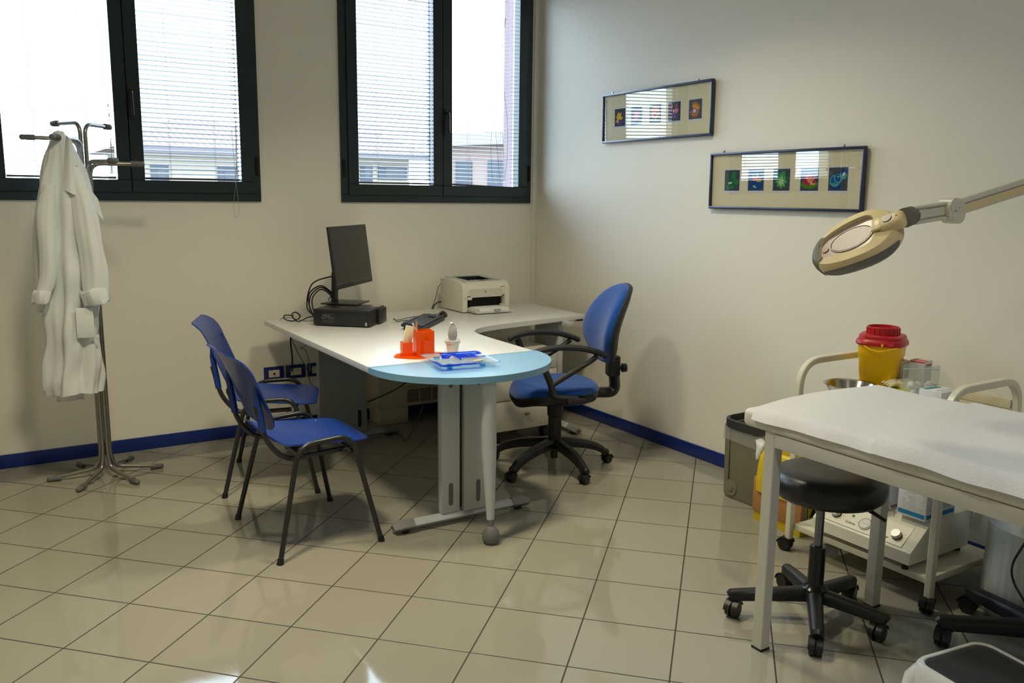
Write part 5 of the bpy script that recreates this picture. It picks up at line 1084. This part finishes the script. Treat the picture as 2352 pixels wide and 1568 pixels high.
for k in range(3):
    bm = new(); tube(bm, fillet([(-0.53+0.006*k, -3.21, 0.335-0.01*k), (-0.53+0.006*k, -3.385, 0.335-0.01*k), (-0.53+0.006*k, -3.398, 0.308)], 0.012), 0.0025, 8); obj('wire', bm, M_chrome, wr, True)

# ------------------------------------------------------------------ things on the upper shelf
TZ = 0.7042
def squircle(w, z, n_=40, p=0.55, rot=0.0):
    out = []
    for k in range(n_):
        t = 2*PI*k/n_; x = w*math.copysign(abs(math.cos(t))**p, math.cos(t)); y = w*math.copysign(abs(math.sin(t))**p, math.sin(t)); out.append((x*math.cos(rot)-y*math.sin(rot), x*math.sin(rot)+y*math.cos(rot), z))
    return out
sc = thing('sharps_container', 'yellow sharps container with a red screw lid on the upper trolley shelf', 'sharps container', (-0.272, -3.125, TZ), R(20))
M_sy = mat('sharps_yellow', (248, 192, 0), 0.35, spec=0.5); M_sr = mat('sharps_red', (176, 14, 28), 0.35, spec=0.5)
def ringloft(bm, L):
    rings = [[bm.verts.new(p) for p in r] for r in L]; n = len(rings[0])
    for A, B in zip(rings, rings[1:]):
        for k in range(n): bm.faces.new((A[k], A[(k+1) % n], B[(k+1) % n], B[k]))
    bm.faces.new(rings[0][::-1]); bm.faces.new(rings[-1]); return bm
bm = new(); ringloft(bm, [squircle(0.068, 0.0), squircle(0.071, 0.005), squircle(0.084, 0.16), squircle(0.087, 0.165), squircle(0.090, 0.212), squircle(0.094, 0.214), squircle(0.094, 0.219)]); obj('container_body', bm, M_sy, sc)
bm = new(); tube(bm, catmull([(-0.092, 0.05, 0.212), (-0.104, 0.02, 0.198), (-0.108, -0.02, 0.194), (-0.098, -0.06, 0.205), (-0.088, -0.085, 0.212)], 6), 0.0028, 8); obj('handle', bm, M_sy, sc)
bm = new(); ringloft(bm, [squircle(0.098, 0.212, 40, .6), squircle(0.100, 0.218, 40, .6), squircle(0.096, 0.232, 40, .6), squircle(0.091, 0.237, 40, .65), squircle(0.090, 0.250, 40, .7), squircle(0.084, 0.256, 40, .8), squircle(0.07, 0.2565, 40, .9)]); ld = obj('lid', bm, M_sr, sc)
bm = new(); lathe(bm, [(0.066, 0.252), (0.066, 0.285), (0.063, 0.288), (0.059, 0.286), (0.058, 0.277), (0.0, 0.276)], (0, 0, 0), 40)
for k in range(20):
    a = 2*PI*k/20; box(bm, (0.0665*math.cos(a), 0.0665*math.sin(a), 0.268), (0.003, 0.0035, 0.03), rot=rz(a))
obj('screw_cap', bm, M_sr, sc)
bm = new(); bx(bm, (-0.1015, -0.03, 0.214), (-0.099, -0.022, 0.226)); obj('lid_clip', bm, M_sy, sc)

bw = thing('steel_bowl', 'shallow stainless steel bowl on the upper trolley shelf', 'bowl', (-0.465, -3.125, TZ))
bm = new(); lathe(bm, [(0.0, 0.001), (0.06, 0.001), (0.075, 0.006), (0.098, 0.05), (0.108, 0.054), (0.109, 0.056), (0.107, 0.0572), (0.0965, 0.0535), (0.072, 0.010), (0.058, 0.0055), (0.0, 0.005)], (0, 0, 0), 48); obj('bowl_body', bm, mat('bowl_steel', (180, 176, 168), 0.16, metal=1.0), bw)

M_gy = mat('bag_green_yellow', (190, 194, 24), 0.35, bump=0.5, bscale=30)
bm = new(); shell(bm, [(0.16*math.cos(t)*(1+0.08*math.sin(5*t)), 0.085*math.sin(t)*(1+0.1*math.cos(4*t))) for t in [2*PI*k/50 for k in range(50)]], lambda u, v: (u, v, 0.036+0.012*math.sin(23*u+9*v)+0.006*math.sin(50*v+20*u)-0.9*(u*u+v*v)), 0.02, 8)
bm.transform(T((-0.315, -3.275, TZ-0.002)) @ rz(R(-50)))
tag(obj('plastic_bag', bm, M_gy, smooth=60), 'crumpled yellow-green plastic bag lying below the sharps container', 'bag')
bm = new(); shell(bm, ellipse(0.035, 0.018, 24), lambda u, v: (u, v, 0.006+0.004*math.sin(60*u)), 0.006, 4); bm.transform(T((-0.42, -3.30, TZ+0.040)) @ rz(R(-40)))
tag(obj('blue_cap', bm, mat('cap_blue', (30, 150, 206), 0.4), smooth=60), 'small light blue plastic piece lying on the yellow-green bag', 'plastic cap')
gl = thing('latex_glove', 'crumpled cream latex glove lying on the yellow-green bag', 'glove', (-0.285, -3.235, TZ+0.042), R(-40))
M_lx = mat('latex_cream', (222, 214, 180), 0.6, bump=0.3)
bm = new(); loft(bm, dens([(0.03, 0, 0.0, 0.05, 0.03, .08), (0.03, 0, 0.012, 0.055, 0.034, .1), (0.03, 0, 0.026, 0.045, 0.026, .1), (0.035, 0, 0.034, 0.02, 0.012, .1)]), 40, 5); obj('glove_palm', bm, M_lx, gl, smooth=70)
for k in range(4):
    bm = new(); tube(bm, catmull([(0.0, -0.018+k*0.012, 0.016), (-0.03, -0.026+k*0.015, 0.02+0.004*k), (-0.055-0.006*k, -0.03+k*0.013, 0.006+0.003*k)], 6), [0.008]*8+[0.0075, 0.007, 0.006, 0.005, 0.003], 10); obj('glove_finger', bm, M_lx, gl, smooth=70)
tp = thing('tape_roll', 'upright roll of gridded adhesive dressing behind the zip bag', 'tape roll', (-0.215, -3.185, TZ))
bm = new(); lathe(bm, [(0.012, 0.0), (0.032, 0.0), (0.033, 0.002), (0.033, 0.143), (0.032, 0.145), (0.012, 0.145)], (0, 0, 0), 32, close=False); obj('roll_body', bm, mat('dressing_paper', (196, 192, 172), 0.7), tp)
bm = new()
for k in range(8): lathe(bm, [(0.0332, 0.012+k*0.017), (0.0334, 0.0126+k*0.017)], (0, 0, 0), 32, close=False)
for k in range(12): a = 2*PI*k/12; box(bm, (0.0332*math.cos(a), 0.0332*math.sin(a), 0.072), (0.0005, 0.0008, 0.14), rot=rz(a))
obj('grid_lines', bm, M_rubber, tp)
sb = thing('medicine_carton', 'small white carton with red lettering behind the zip bag', 'box', (-0.20, -3.265, TZ), R(8))
bm = new(); bx(bm, (-0.035, -0.032, 0.0), (0.035, 0.032, 0.158), 0.0008); obj('carton_body', bm, M_ctn, sb)
bm = new(); bmtext(bm, 'DIAPHOR', 0.0145, basis((0.0, -0.0325, 0.139), (1, 0, 0), (0, 0, 1), (0, -1, 0)), 0.0003, True, 0.85); obj('red_lettering', bm, mat('lettering_red', (196, 60, 54), 0.5), sb)
bm = new(); bx(bm, (-0.0352, -0.03, 0.150), (-0.035, 0.03, 0.1565)); bx(bm, (-0.03, -0.031, 0.1581), (0.0, 0.031, 0.1585)); obj('red_stripe', bm, mat('lettering_red', (196, 60, 54), 0.5), sb)
zb_ = thing('zip_bag', 'clear zip bag of white cotton wool on the upper trolley shelf', 'bag', (-0.320, -3.345, TZ), R(-32))
def zipf(u, v, s): return (-0.075+0.15*u*(1+0.0*v), s*(0.034*math.sin(PI*u)*max(0.02, 1-v**1.5)+0.0015), 0.002+0.162*v+0.008*math.sin(6*u))
bm = new(); grid(bm, lambda u, v: zipf(u, v, -1), 14, 14); grid(bm, lambda u, v: zipf(u, v, 1), 14, 14); obj('bag_film', bm, M_film, zb_, smooth=70)
bm = new(); bx(bm, (-0.074, -0.0025, 0.142), (0.074, 0.0035, 0.146), 0.001); obj('zip_strip', bm, mat('zip_white', (214, 218, 222), 0.4), zb_)
bm = new(); rr = random.Random(11)
for k in range(26): sph(bm, (rr.uniform(-0.045, 0.045), rr.uniform(-0.012, 0.012), 0.018+rr.uniform(0, 0.065)), rr.uniform(0.012, 0.018), seg=10)
o = obj('cotton_wool', bm, mat('cotton_white', (232, 234, 234), 0.95, bump=0.8, bscale=90), zb_, smooth=80); o['kind'] = 'stuff'
tc_ = thing('dressing_carton', 'white and teal dressing carton at the near end of the upper trolley shelf', 'box', (-0.315, -3.452, TZ), R(-4))
M_teal = mat('carton_teal', (20, 138, 134), 0.5)
bm = new(); bx(bm, (-0.105, -0.055, 0), (0.010, 0.042, 0.088), 0.0008); obj('carton_body', bm, M_ctn, tc_)
E1 = basis((-0.1053, 0, 0), (0, -1, 0), (0, 0, 1), (-1, 0, 0)); E2 = basis((0, -0.0553, 0), (1, 0, 0), (0, 0, 1), (0, -1, 0)); E3 = basis((0, 0, 0.0883), (1, 0, 0), (0, 1, 0), (0, 0, 1))
bm = new()
for m4, (a, b, c, d_) in ((E2, (-0.104, 0.009, 0.012, 0.042)), (E3, (-0.10, -0.01, 0.012, 0.034))):
    v = [bm.verts.new(m4 @ Vector(p)) for p in ((a, c, 0.0002), (b, c, 0.0002), (b, d_, 0.0002), (a, d_, 0.0002))]; bm.faces.new(v)
obj('teal_band', bm, M_teal, tc_, smooth=0)
bm = new(); textlines(bm, -0.045, 0.03, 0.022, 0.036, 3, E1, 5, 0.95); textlines(bm, -0.09, 0.005, -0.045, -0.025, 2, E3, 6, 0.9, 0.003); obj('printed_lines', bm, M_ink, tc_, smooth=0)
bm = new(); bmtext(bm, 'MEDICAL', 0.014, T((-0.045, 0, 0.064)) @ E2, 0.0002, True, 0.8); obj('dark_lettering', bm, M_rubber, tc_)
bm = new(); bmtext(bm, 'L', 0.02, T((-0.082, -0.0005, 0.027)) @ E2, 0.0004, True); bmtext(bm, 'inea', 0.016, T((-0.055, -0.0005, 0.027)) @ E2, 0.0004, True); obj('white_lettering', bm, M_paper, tc_)

# ------------------------------------------------------------------ examination bed
M_bed = mat('bed_frame_grey_white', (196, 194, 184), 0.4, bump=0.3, bscale=500)
bed = thing('examination_bed', 'examination bed on square white metal legs in the right foreground', 'bed', (-1.06, -4.35, 0))
LX0, LX1, LY0, LY1 = -1.362, -0.752, -3.500, -5.20
for x in (LX0, LX1):
    for y in (LY0, LY1):
        bm = new(); tube(bm, [(x, y, 0.008), (x, y, 0.775)], 1, prof=rectprof(0.042, 0.042, 0.06), up=(0, 1, 0)); lg = obj('leg', bm, M_bed, bed, True)
        bm = new(); bx(bm, (x-0.022, y-0.022, 0.0), (x+0.022, y+0.022, 0.009), 0.001); bm.transform(MW[bed.name].inverted()); obj('leg_cap', bm, M_black, lg)
for a, b in (((LX0-0.02, LY1, 0.722), (LX0+0.02, LY0, 0.768)), ((LX1-0.02, LY1, 0.722), (LX1+0.02, LY0, 0.768)), ((LX0, LY0-0.018, 0.722), (LX1, LY0+0.018, 0.768)), ((LX0, LY1-0.018, 0.722), (LX1, LY1+0.018, 0.768))):
    bm = new(); bx(bm, a, b, 0.002); obj('rail', bm, M_bed, bed, True)
M_mat = mat('mattress_offwhite', (214, 208, 198), 0.45, spec=0.4)
bm = new(); bx(bm, (-1.392, -5.35, 0.768), (-0.700, -3.385, 0.83)); es = [e for e in bm.edges]
bmesh.ops.bevel(bm, geom=es, offset=0.022, segments=4, affect='EDGES', profile=0.55)
obj('mattress', bm, M_mat, bed, True)
M_tis = mat('paper_sheet', (216, 216, 217), 0.9, spec=0.1, bump=1.0, bscale=220)
def sheet(name, ya, yb, z, amp, label, seed, xa=-1.404, xb=-0.690, drop=0.036):
    rr = random.Random(seed); ph = [rr.uniform(0, 6) for _ in range(6)]
    def f(u, v):
        x = xa+(xb-xa)*u; y = ya+(yb-ya)*v
        ed = max(0, 0.045-(x-xa))/0.045; ed2 = max(0, 0.03-(xb-x))/0.03
        zz = z + amp*(math.sin(9*x+4*y+ph[0])*0.5+math.sin(17*y-6*x+ph[1])*0.4+0.5*math.exp(-((x+1.1+0.5*(y+3.7))**2)/0.004)*math.sin(9*y+ph[2]))+amp*0.8
        zz -= drop*ed**2.2+0.018*ed2**2
        y2 = y + (0.10*(x-xa)/(xb-xa) if v < 0.001 else 0)*0
        sk = (1-v)*(0.04*math.sin(3.2*u+ph[3])+0.05*u)
        return (x-0.004*math.sin(30*y)*ed, y+sk, zz)
    bm = new(); grid(bm, f, 70, 90, 0.0015); return tag(obj(name, bm, M_tis, smooth=70), label, 'paper sheet')
sheet('paper_sheet', -3.455, -4.6, 0.8375, 0.004, 'white crinkled paper sheet spread over the head of the bed', 2)
sheet('paper_sheet', -3.865, -5.2, 0.8465, 0.005, 'second white paper sheet overlapping the first, nearer the foot of the bed', 5, xa=-1.409, xb=-0.686, drop=0.044)

# ------------------------------------------------------------------ black stool
def star_base(par, c, ends, hub_r, arm_w, arm_h, z_hub, z_end, m, cr, cang, drop=0.0):
    for k, e in enumerate(ends):
        d = (Vector((e[0], e[1], 0))-Vector((c[0], c[1], 0))); L = d.length; d.normalize(); c3 = Vector((c[0], c[1], 0))
        bm = new(); pr = [(a*arm_w/2, b*arm_h/2) for a, b in ((-1, -1), (1, -1), (1, .2), (.75, .75), (.35, 1), (-.35, 1), (-.75, .75), (-1, .2))]
        tube(bm, [c3+Vector((0, 0, z_hub)), c3+d*L*0.5+Vector((0, 0, (z_hub+z_end)/2+drop)), c3+d*(L-0.015)+Vector((0, 0, z_end)), c3+d*(L+0.018)+Vector((0, 0, z_end-0.003)), c3+d*(L+0.026)+Vector((0, 0, z_end-0.008))], [1.15, 1.0, 0.9, 0.85, 0.6], prof=pr, up=(0, 0, 1)); obj('base_arm', bm, m, par, True)
        castor(par, c3.x+d.x*L, c3.y+d.y*L, z_end, cang[k], cr, m)
stl = thing('swivel_stool', 'round black padded swivel stool on castors under the bed end', 'stool', (-1.035, -3.455, 0))
M_lea = mat('black_leatherette', (24, 24, 25), 0.34, spec=0.5, bump=0.25, bscale=160)
SP = (-1.035, -3.455)
star_base(stl, SP, [(-1.262, -3.285), (-1.225, -3.62), (-0.952, -3.672), (-0.80, -3.43), (-0.925, -3.245)], 0.04, 0.05, 0.042, 0.105, 0.085, M_black, 0.03, [R(200), R(215), R(190), R(20), R(80)])
bm = new(); lathe(bm, [(0.03, 0.07), (0.048, 0.08), (0.046, 0.125), (0.030, 0.14), (0.0285, 0.145), (0.0285, 0.278), (0.0265, 0.285)], (0, 0, 0), 28); obj('column_sleeve', bm, mat('sleeve_gloss_black', (14, 14, 15), 0.22), stl)
bm = new(); lathe(bm, [(0.0155, 0.28), (0.0155, 0.475)], (0, 0, 0), 24); obj('gas_piston', bm, mat('piston_steel', (120, 122, 128), 0.18, metal=0.9), stl)
sc0 = Vector((0.016, -0.012, 0))
bm = new(); cyl(bm, sc0+Vector((0, 0, 0.455)), sc0+Vector((0, 0, 0.475)), 0.09, 0.11, 24); tube(bm, fillet([(0.03, -0.09, 0.468), (0.055, -0.15, 0.462), (0.088, -0.200, 0.430)], 0.03), [1, 1, 1, 1, 1, 1.3, 1.5, 1.5, 1.5, 1.3], prof=rectprof(0.012, 0.008, 0.4)); obj('height_lever', bm, M_black, stl)
bm = new(); lathe(bm, [(0.0, 0.470), (0.15, 0.472), (0.178, 0.477), (0.194, 0.492), (0.199, 0.515), (0.197, 0.538), (0.187, 0.559), (0.164, 0.570), (0.10, 0.5735), (0.0, 0.571)], sc0, 56); bmesh.ops.recalc_face_normals(bm, faces=bm.faces[:])
for v in bm.verts:
    r_ = math.hypot(v.co.x-sc0.x, v.co.y-sc0.y); a = math.atan2(v.co.y-sc0.y, v.co.x-sc0.x)
    if v.co.z > 0.53: v.co.z += 0.0025*math.sin(2*a+0.5)*r_/0.18
obj('seat_cushion', bm, M_lea, stl, smooth=60)
bm = new(); tube(bm, [sc0+Vector((0.1955*math.cos(t), 0.1955*math.sin(t), 0.529)) for t in [2*PI*k/64 for k in range(64)]], 0.0022, 6, closed=True); obj('seat_piping', bm, M_lea, stl)

# ------------------------------------------------------------------ magnifier lamp on stand
ml = thing('magnifier_lamp', 'cream magnifier lamp on a long jointed arm reaching over the bed', 'magnifier lamp', (-0.566, -4.03, 0))
M_mcr = mat('lamp_cream', (216, 198, 150), 0.36, spec=0.5); M_mw = mat('lamp_offwhite', (204, 200, 184), 0.36, spec=0.5); M_mg = mat('lamp_olive_grey', (112, 112, 98), 0.5)
star_base(ml, (-0.566, -4.03), [(-0.79, -3.81), (-0.48, -3.735), (-0.250, -4.10), (-0.45, -4.33), (-0.83, -4.22)], 0.04, 0.055, 0.05, 0.10, 0.085, mat('lamp_base_black', (22, 24, 30), 0.4), 0.032, [R(200), R(100), R(0), R(300), R(200)])
bm = new(); cyl(bm, (0, 0, 0.07), (0, 0, 0.16), 0.045, 0.03, 24); cyl(bm, (0, 0, 0.15), (0, 0, 1.56), 0.0125, seg=18); cyl(bm, (0, 0, 1.50), (0, 0, 1.60), 0.022, seg=20); obj('stand_pole', bm, M_mw, ml)
def px(u, v, dd): return CAM_POS + dd*(FWD + RGT*((u-1176)/1955.26) - UPV*((v-784)/1955.26))
J1 = Vector((-0.566, -4.03, 1.652)); J0 = Vector((-1.165, -3.912, 1.500))     # shoulder on the stand, elbow near the head
ad = (J1-J0).normalized(); side = ad.cross(Vector((0, 0, 1))).normalized(); upa = side.cross(ad)
def bar(a, b, w, h, off=Vector((0, 0, 0)), bv=0.25):
    bm = new(); tube(bm, [a+off, b+off], 1, prof=rectprof(w, h, bv), up=upa); return bm
obj('lower_arm_channel', bar(J0+ad*0.02, J1, 0.030, 0.045), M_mw, ml, True)
obj('arm_inlay', bar(J0+ad*0.03, J1-ad*0.02, 0.0315, 0.024, -upa*0.004, 0.1), M_mcr, ml, True)
obj('arm_groove', bar(J0+ad*0.03, J1-ad*0.02, 0.032, 0.0016, upa*0.0085, 0.1), M_rubber, ml, True)
bm = new(); cyl(bm, J1-side*0.022, J1+side*0.022, 0.032, seg=28); cyl(bm, J1-Vector((0, 0, 0.09)), J1, 0.018, seg=16); obj('shoulder_joint', bm, M_mw, ml, True)
hd = Vector((-1.0, 0, 0))
bm = new(); cyl(bm, J0-side*0.021, J0+side*0.021, 0.031, seg=28)
Jt = J0+upa*0.010-ad*0.002; cyl(bm, J0-upa*0.018-side*0.0225+ad*0.004, J0-upa*0.018+side*0.0225+ad*0.004, 0.024, seg=24); cyl(bm, J0+upa*0.014-side*0.0225-ad*0.004, J0+upa*0.014+side*0.0225-ad*0.004, 0.020, seg=24)
cyl(bm, J0+upa*0.002-side*0.0235, J0+upa*0.002+side*0.0235, 0.007, seg=14); obj('elbow_joint', bm, M_mw, ml, True)
NK = Vector((-1.262, -3.862, 1.482))                     # neck start, toward the head
dn = (NK-J0).normalized(); sn = dn.cross(Vector((0, 0, 1))).normalized(); un = sn.cross(dn)
bm = new()
for s in (-1, 1): tube(bm, [J0+dn*0.005+un*(s*0.020), NK+dn*0.004+un*(s*0.021)], 1, prof=rectprof(0.034, 0.010, 0.4), up=un)
tube(bm, [J0+dn*0.005, NK+dn*0.020], 1, prof=rectprof(0.026, 0.030, 0.2), up=un); tube(bm, [NK-dn*0.028, NK+dn*0.012], 1, prof=rectprof(0.033, 0.033, 0.2), up=un); obj('wrist_joint', bm, M_mw, ml, True)
# head frame: hx = long axis (neck -> tip), hy = width, hz = top face normal
HC = Vector((-1.43, -3.735, 1.405))
hx = Vector((-0.62, 0.52, -0.36)); hx = (px(1862, 590, 2.62)-px(2075, 505, 2.42)).normalized()
hzv = Vector((-0.30, -0.62, 0.72)); hzv = (hzv-hx*hzv.dot(hx)).normalized(); hy = hzv.cross(hx)
HC = px(1962, 556, 2.50)
HM = basis(HC, hx, hy, hzv)
def hp(name, bm, m, sm=40): bm.transform(HM); return obj(name, bm, m, ml, True, smooth=sm)
def hout(s, k=1.0):
    out = []
    for i in range(56):
        t = 2*PI*i/56; c, sn_ = math.cos(t), math.sin(t); x = 0.135*s*math.copysign(abs(c)**0.9, c); w = 0.098*s*(1-0.12*c); out.append((x*k, w*math.copysign(abs(sn_)**0.95, sn_)))
    return out
def hloft(bm, L):
    rings = [[bm.verts.new((x, y, z-0.012*(x/0.135)**2)) for x, y in hout(s)] for s, z in L]; n = 56
    for A, B in zip(rings, rings[1:]):
        for k in range(n): bm.faces.new((A[k], A[(k+1) % n], B[(k+1) % n], B[k]))
    return rings
win = [(-0.072, 0.030), (-0.072, -0.030), (-0.058, -0.060), (-0.02, -0.066), (0.045, -0.056), (0.092, -0.036), (0.098, 0.0), (0.092, 0.036), (0.045, 0.056), (-0.02, 0.066), (-0.058, 0.060)]
wl = catmull([(x, y, 0) for x, y in win], 6, True)
def wring(z, s=1.0): return [(p.x*s, p.y*s, z) for p in wl]
bm = new(); R0 = hloft(bm, [(0.88, -0.036), (0.97, -0.026), (1.0, -0.004), (0.99, 0.012), (0.93, 0.024)])
# top ring to window: resample window outline by angle
def wat(t, s=1.0):
    best = min(wl, key=lambda p: abs(math.atan2(math.sin(math.atan2(p.y/0.7, p.x)-t), math.cos(math.atan2(p.y/0.7, p.x)-t)))); return Vector((best.x*s, best.y*s, 0))
outer = R0[-1]; inner = []; inner2 = []
for i in range(56):
    p = wat(2*PI*i/56, 1.0); inner.append(bm.verts.new((p.x, p.y, 0.028-0.012*(p.x/0.135)**2))); inner2.append(bm.verts.new((p.x*0.97, p.y*0.97, 0.012)))
for A, B in ((outer, inner), (inner, inner2)):
    for k in range(56): bm.faces.new((A[k], A[(k+1) % 56], B[(k+1) % 56], B[k]))
bm.faces.new(R0[0][::-1])
bmesh.ops.remove_doubles(bm, verts=inner+inner2, dist=1e-5); hp('head_housing', bm, M_mcr, 35)
bm = new(); shell(bm, [(p.x*0.985, p.y*0.985) for p in wl], lambda u, v: (u, v, 0.014), 0.002, 4); hp('lens_cover', bm, mat('lens_cover_smoke', (150, 134, 126), 0.3, spec=0.4), 40)
bm = new(); shell(bm, ellipse(0.062, 0.040, 40, 0.0, 0.0), lambda u, v: (u, v, 0.0165), 0.0015, 3); hp('magnifying_lens', bm, mat('lens_grey', (170, 158, 152), 0.38, spec=0.4), 40)
bm = new(); tube(bm, [(0.066*math.cos(t), 0.044*math.sin(t), 0.016) for t in [2*PI*k/40 for k in range(40)]], 0.0022, 6, closed=True); hp('lens_ring', bm, mat('lens_ring_grey', (126, 120, 114), 0.3), 60)
bm = new(); cyl(bm, (0.082, 0.006, 0.015), (0.082, 0.006, 0.018), 0.010, seg=18); hp('lens_screw_cover', bm, mat('cover_brown', (120, 96, 74), 0.3))
def hpt(t, s_, z):
    c, sn_ = math.cos(t), math.sin(t); x = 0.135*s_*math.copysign(abs(c)**0.9, c); w = 0.098*s_*(1-0.12*c)
    return Vector((x, w*math.copysign(abs(sn_)**0.95, sn_), z-0.012*(x/0.135)**2))
bm = new(); rg = []
for s_, z in ((0.76, 0.0300), (0.85, 0.0292), (0.935, 0.0262), (0.998, 0.014), (1.012, -0.004), (0.985, -0.027), (0.90, -0.038)):
    rg.append([bm.verts.new(hpt(R(-38+76*k/14), s_, z)) for k in range(15)])
for A, B in zip(rg, rg[1:]):
    for k in range(14): bm.faces.new((A[k], A[k+1], B[k+1], B[k]))
bmesh.ops.solidify(bm, geom=bm.faces[:], thickness=0.0015); hp('nose_grip', bm, mat('grip_olive', (142, 138, 110), 0.5), 50)
bm = new()
for k in range(4): bx(bm, (0.099+0.006*k, -0.018+0.002*k, 0.0205-0.0018*k), (0.1, 0, 0)) if False else box(bm, (0.100+0.007*k, 0.0, 0.0235-0.0022*k), (0.0012, 0.042-0.004*k, 0.0014), rot=Matrix.Rotation(R(18), 4, 'Y'))
hp('grip_lines', bm, M_rubber)
for s in (-1, 1):
    bm = new(); rg = []
    for j in range(6):
        q = j/5; row = []
        for k in range(25):
            f = k/24; t = s*R(42+118*f); e = math.sin(PI*f)**0.45; zz = -0.012+(q-0.5)*0.036*e
            sl__ = 1.0-0.0*zz if zz > -0.004 else 1.0-0.03*min(1, (-0.004-zz)/0.022)-0.09*max(0, (-0.026-zz)/0.010)
            row.append(bm.verts.new(hpt(t, sl__*1.012, zz)))
        rg.append(row)
    for A, B in zip(rg, rg[1:]):
        for k in range(24): bm.faces.new((A[k], A[k+1], B[k+1], B[k]))
    bmesh.ops.remove_doubles(bm, verts=bm.verts[:], dist=1e-5); bmesh.ops.solidify(bm, geom=bm.faces[:], thickness=0.002); hp('side_grip', bm, mat('side_grip_dark', (98, 98, 90), 0.5), 60)
bm = new(); box(bm, (-0.088, 0.0, 0.030), (0.036, 0.050, 0.012), 0.006); box(bm, (-0.125, 0.0, 0.016), (0.075, 0.054, 0.040), 0.014, seg=3); hp('neck_housing', bm, M_mcr, 45)
bm = new(); cyl(bm, (-0.118, 0, 0.0355), (-0.118, 0, 0.0385), 0.0145, 0.0135, 26); hp('power_switch', bm, mat('switch_dark', (34, 26, 24), 0.35))
bm = new(); cyl(bm, (-0.145, 0.002, 0.0355), (-0.145, 0.002, 0.0375), 0.003, seg=10); hp('indicator', bm, M_black)
NP = HM @ Vector((-0.160, 0, 0.014)); dd_ = (NK+dn*0.010-NP); Ln = dd_.length
bm = new(); ps, rs = [], []
for k in range(31):
    t = k/30; ps.append(NP.lerp(NK+dn*0.010, t)); rs.append(0.0235+0.0045*math.cos(2*PI*7*t)-0.001*t)
tube(bm, ps, rs, 20); obj('flexible_bellows', bm, M_mg, ml, True, smooth=60)

# ------------------------------------------------------------------ ribbed white bin, cable, step stool
rb = thing('ribbed_bin', 'tall white ribbed plastic bin against the right wall behind the lamp base', 'bin', (-0.272, -3.860, 0))
M_rb = mat('ribbed_white_plastic', (206, 212, 214), 0.42)
def ribring(r, z, amp, n_=144): return [((r+amp*math.cos(2*PI*k/n_*36))*math.cos(2*PI*k/n_), (r+amp*math.cos(2*PI*k/n_*36))*math.sin(2*PI*k/n_), z) for k in range(n_)]
bm = new(); ringloft(bm, [ribring(0.186, 0.0, 0), ribring(0.195, 0.012, 0), ribring(0.192, 0.03, 0.002), ribring(0.184, 0.315, 0.002), ribring(0.190, 0.33, 0), ribring(0.190, 0.345, 0), ribring(0.184, 0.35, 0), ribring(0.180, 0.55, 0)]); obj('bin_body', bm, M_rb, rb, smooth=50)
bm = new(); lathe(bm, [(0.19, 0.55), (0.205, 0.552), (0.205, 0.575), (0.15, 0.60), (0.0, 0.605)], (0, 0, 0), 48); obj('bin_lid', bm, M_rb, rb)
cable('lamp_power_cable', [px(2360, 1238, 2.75), px(2344, 1262, 2.76), px(2328, 1290, 2.78), px(2324, 1315, 2.78), px(2330, 1340, 2.76), px(2342, 1362, 2.73), px(2356, 1386, 2.70), px(2372, 1420, 2.66)], 0.0038, M_hose, 'thin black cable hanging in front of the ribbed white bin')
st = thing('step_stool', 'white plastic step stool with a dark ribbed tread in the bottom right corner', 'step stool', (-1.23, -4.23, 0), R(-8))
SH = 0.22; MW_st = MW[st.name]
M_sst = mat('step_white', (216, 218, 216), 0.28, spec=0.5)
a_, b_ = Vector((-1.311, -4.046)), Vector((-1.099, -4.079)); 
bm = new(); rings = []
for w, d, r, z in ((0.36, 0.42, 0.05, 0.0), (0.35, 0.41, 0.05, 0.02), (0.31, 0.375, 0.05, 0.19), (0.300, 0.365, 0.05, 0.212), (0.288, 0.353, 0.048, 0.221), (0.268, 0.333, 0.042, 0.221), (0.264, 0.329, 0.04, 0.217)):
    rings.append([bm.verts.new((x, y, z)) for x, y in rrect(w, d, r, 8)])
n = len(rings[0])
for A, B in zip(rings, rings[1:]):
    for k in range(n): bm.faces.new((A[k], A[(k+1) % n], B[(k+1) % n], B[k]))
bm.faces.new(rings[-1]); obj('step_body', bm, M_sst, st, smooth=50)
M_tread = mat('tread_dark_rubber', (52, 54, 56), 0.7)
bm = new(); prism(bm, rrect(0.262, 0.327, 0.04, 8), 0.215, 0.2195, bev=0.001)
n = set(bm.faces)
for k in range(30): bx(bm, (-0.120+k*0.008, -0.150, 0.2195), (-0.1165+k*0.008, 0.150, 0.2207))
obj('ribbed_tread', bm, M_tread, st)
for sx in (-1, 1):
    for sy in (-1, 1):
        bm = new(); tube(bm, [(sx*0.155, sy*0.185, 0.0), (sx*0.136, sy*0.168, 0.17), (sx*0.128, sy*0.160, 0.200)], [0.030, 0.028, 0.018], 16); obj('corner_post', bm, M_sst, st, smooth=60)
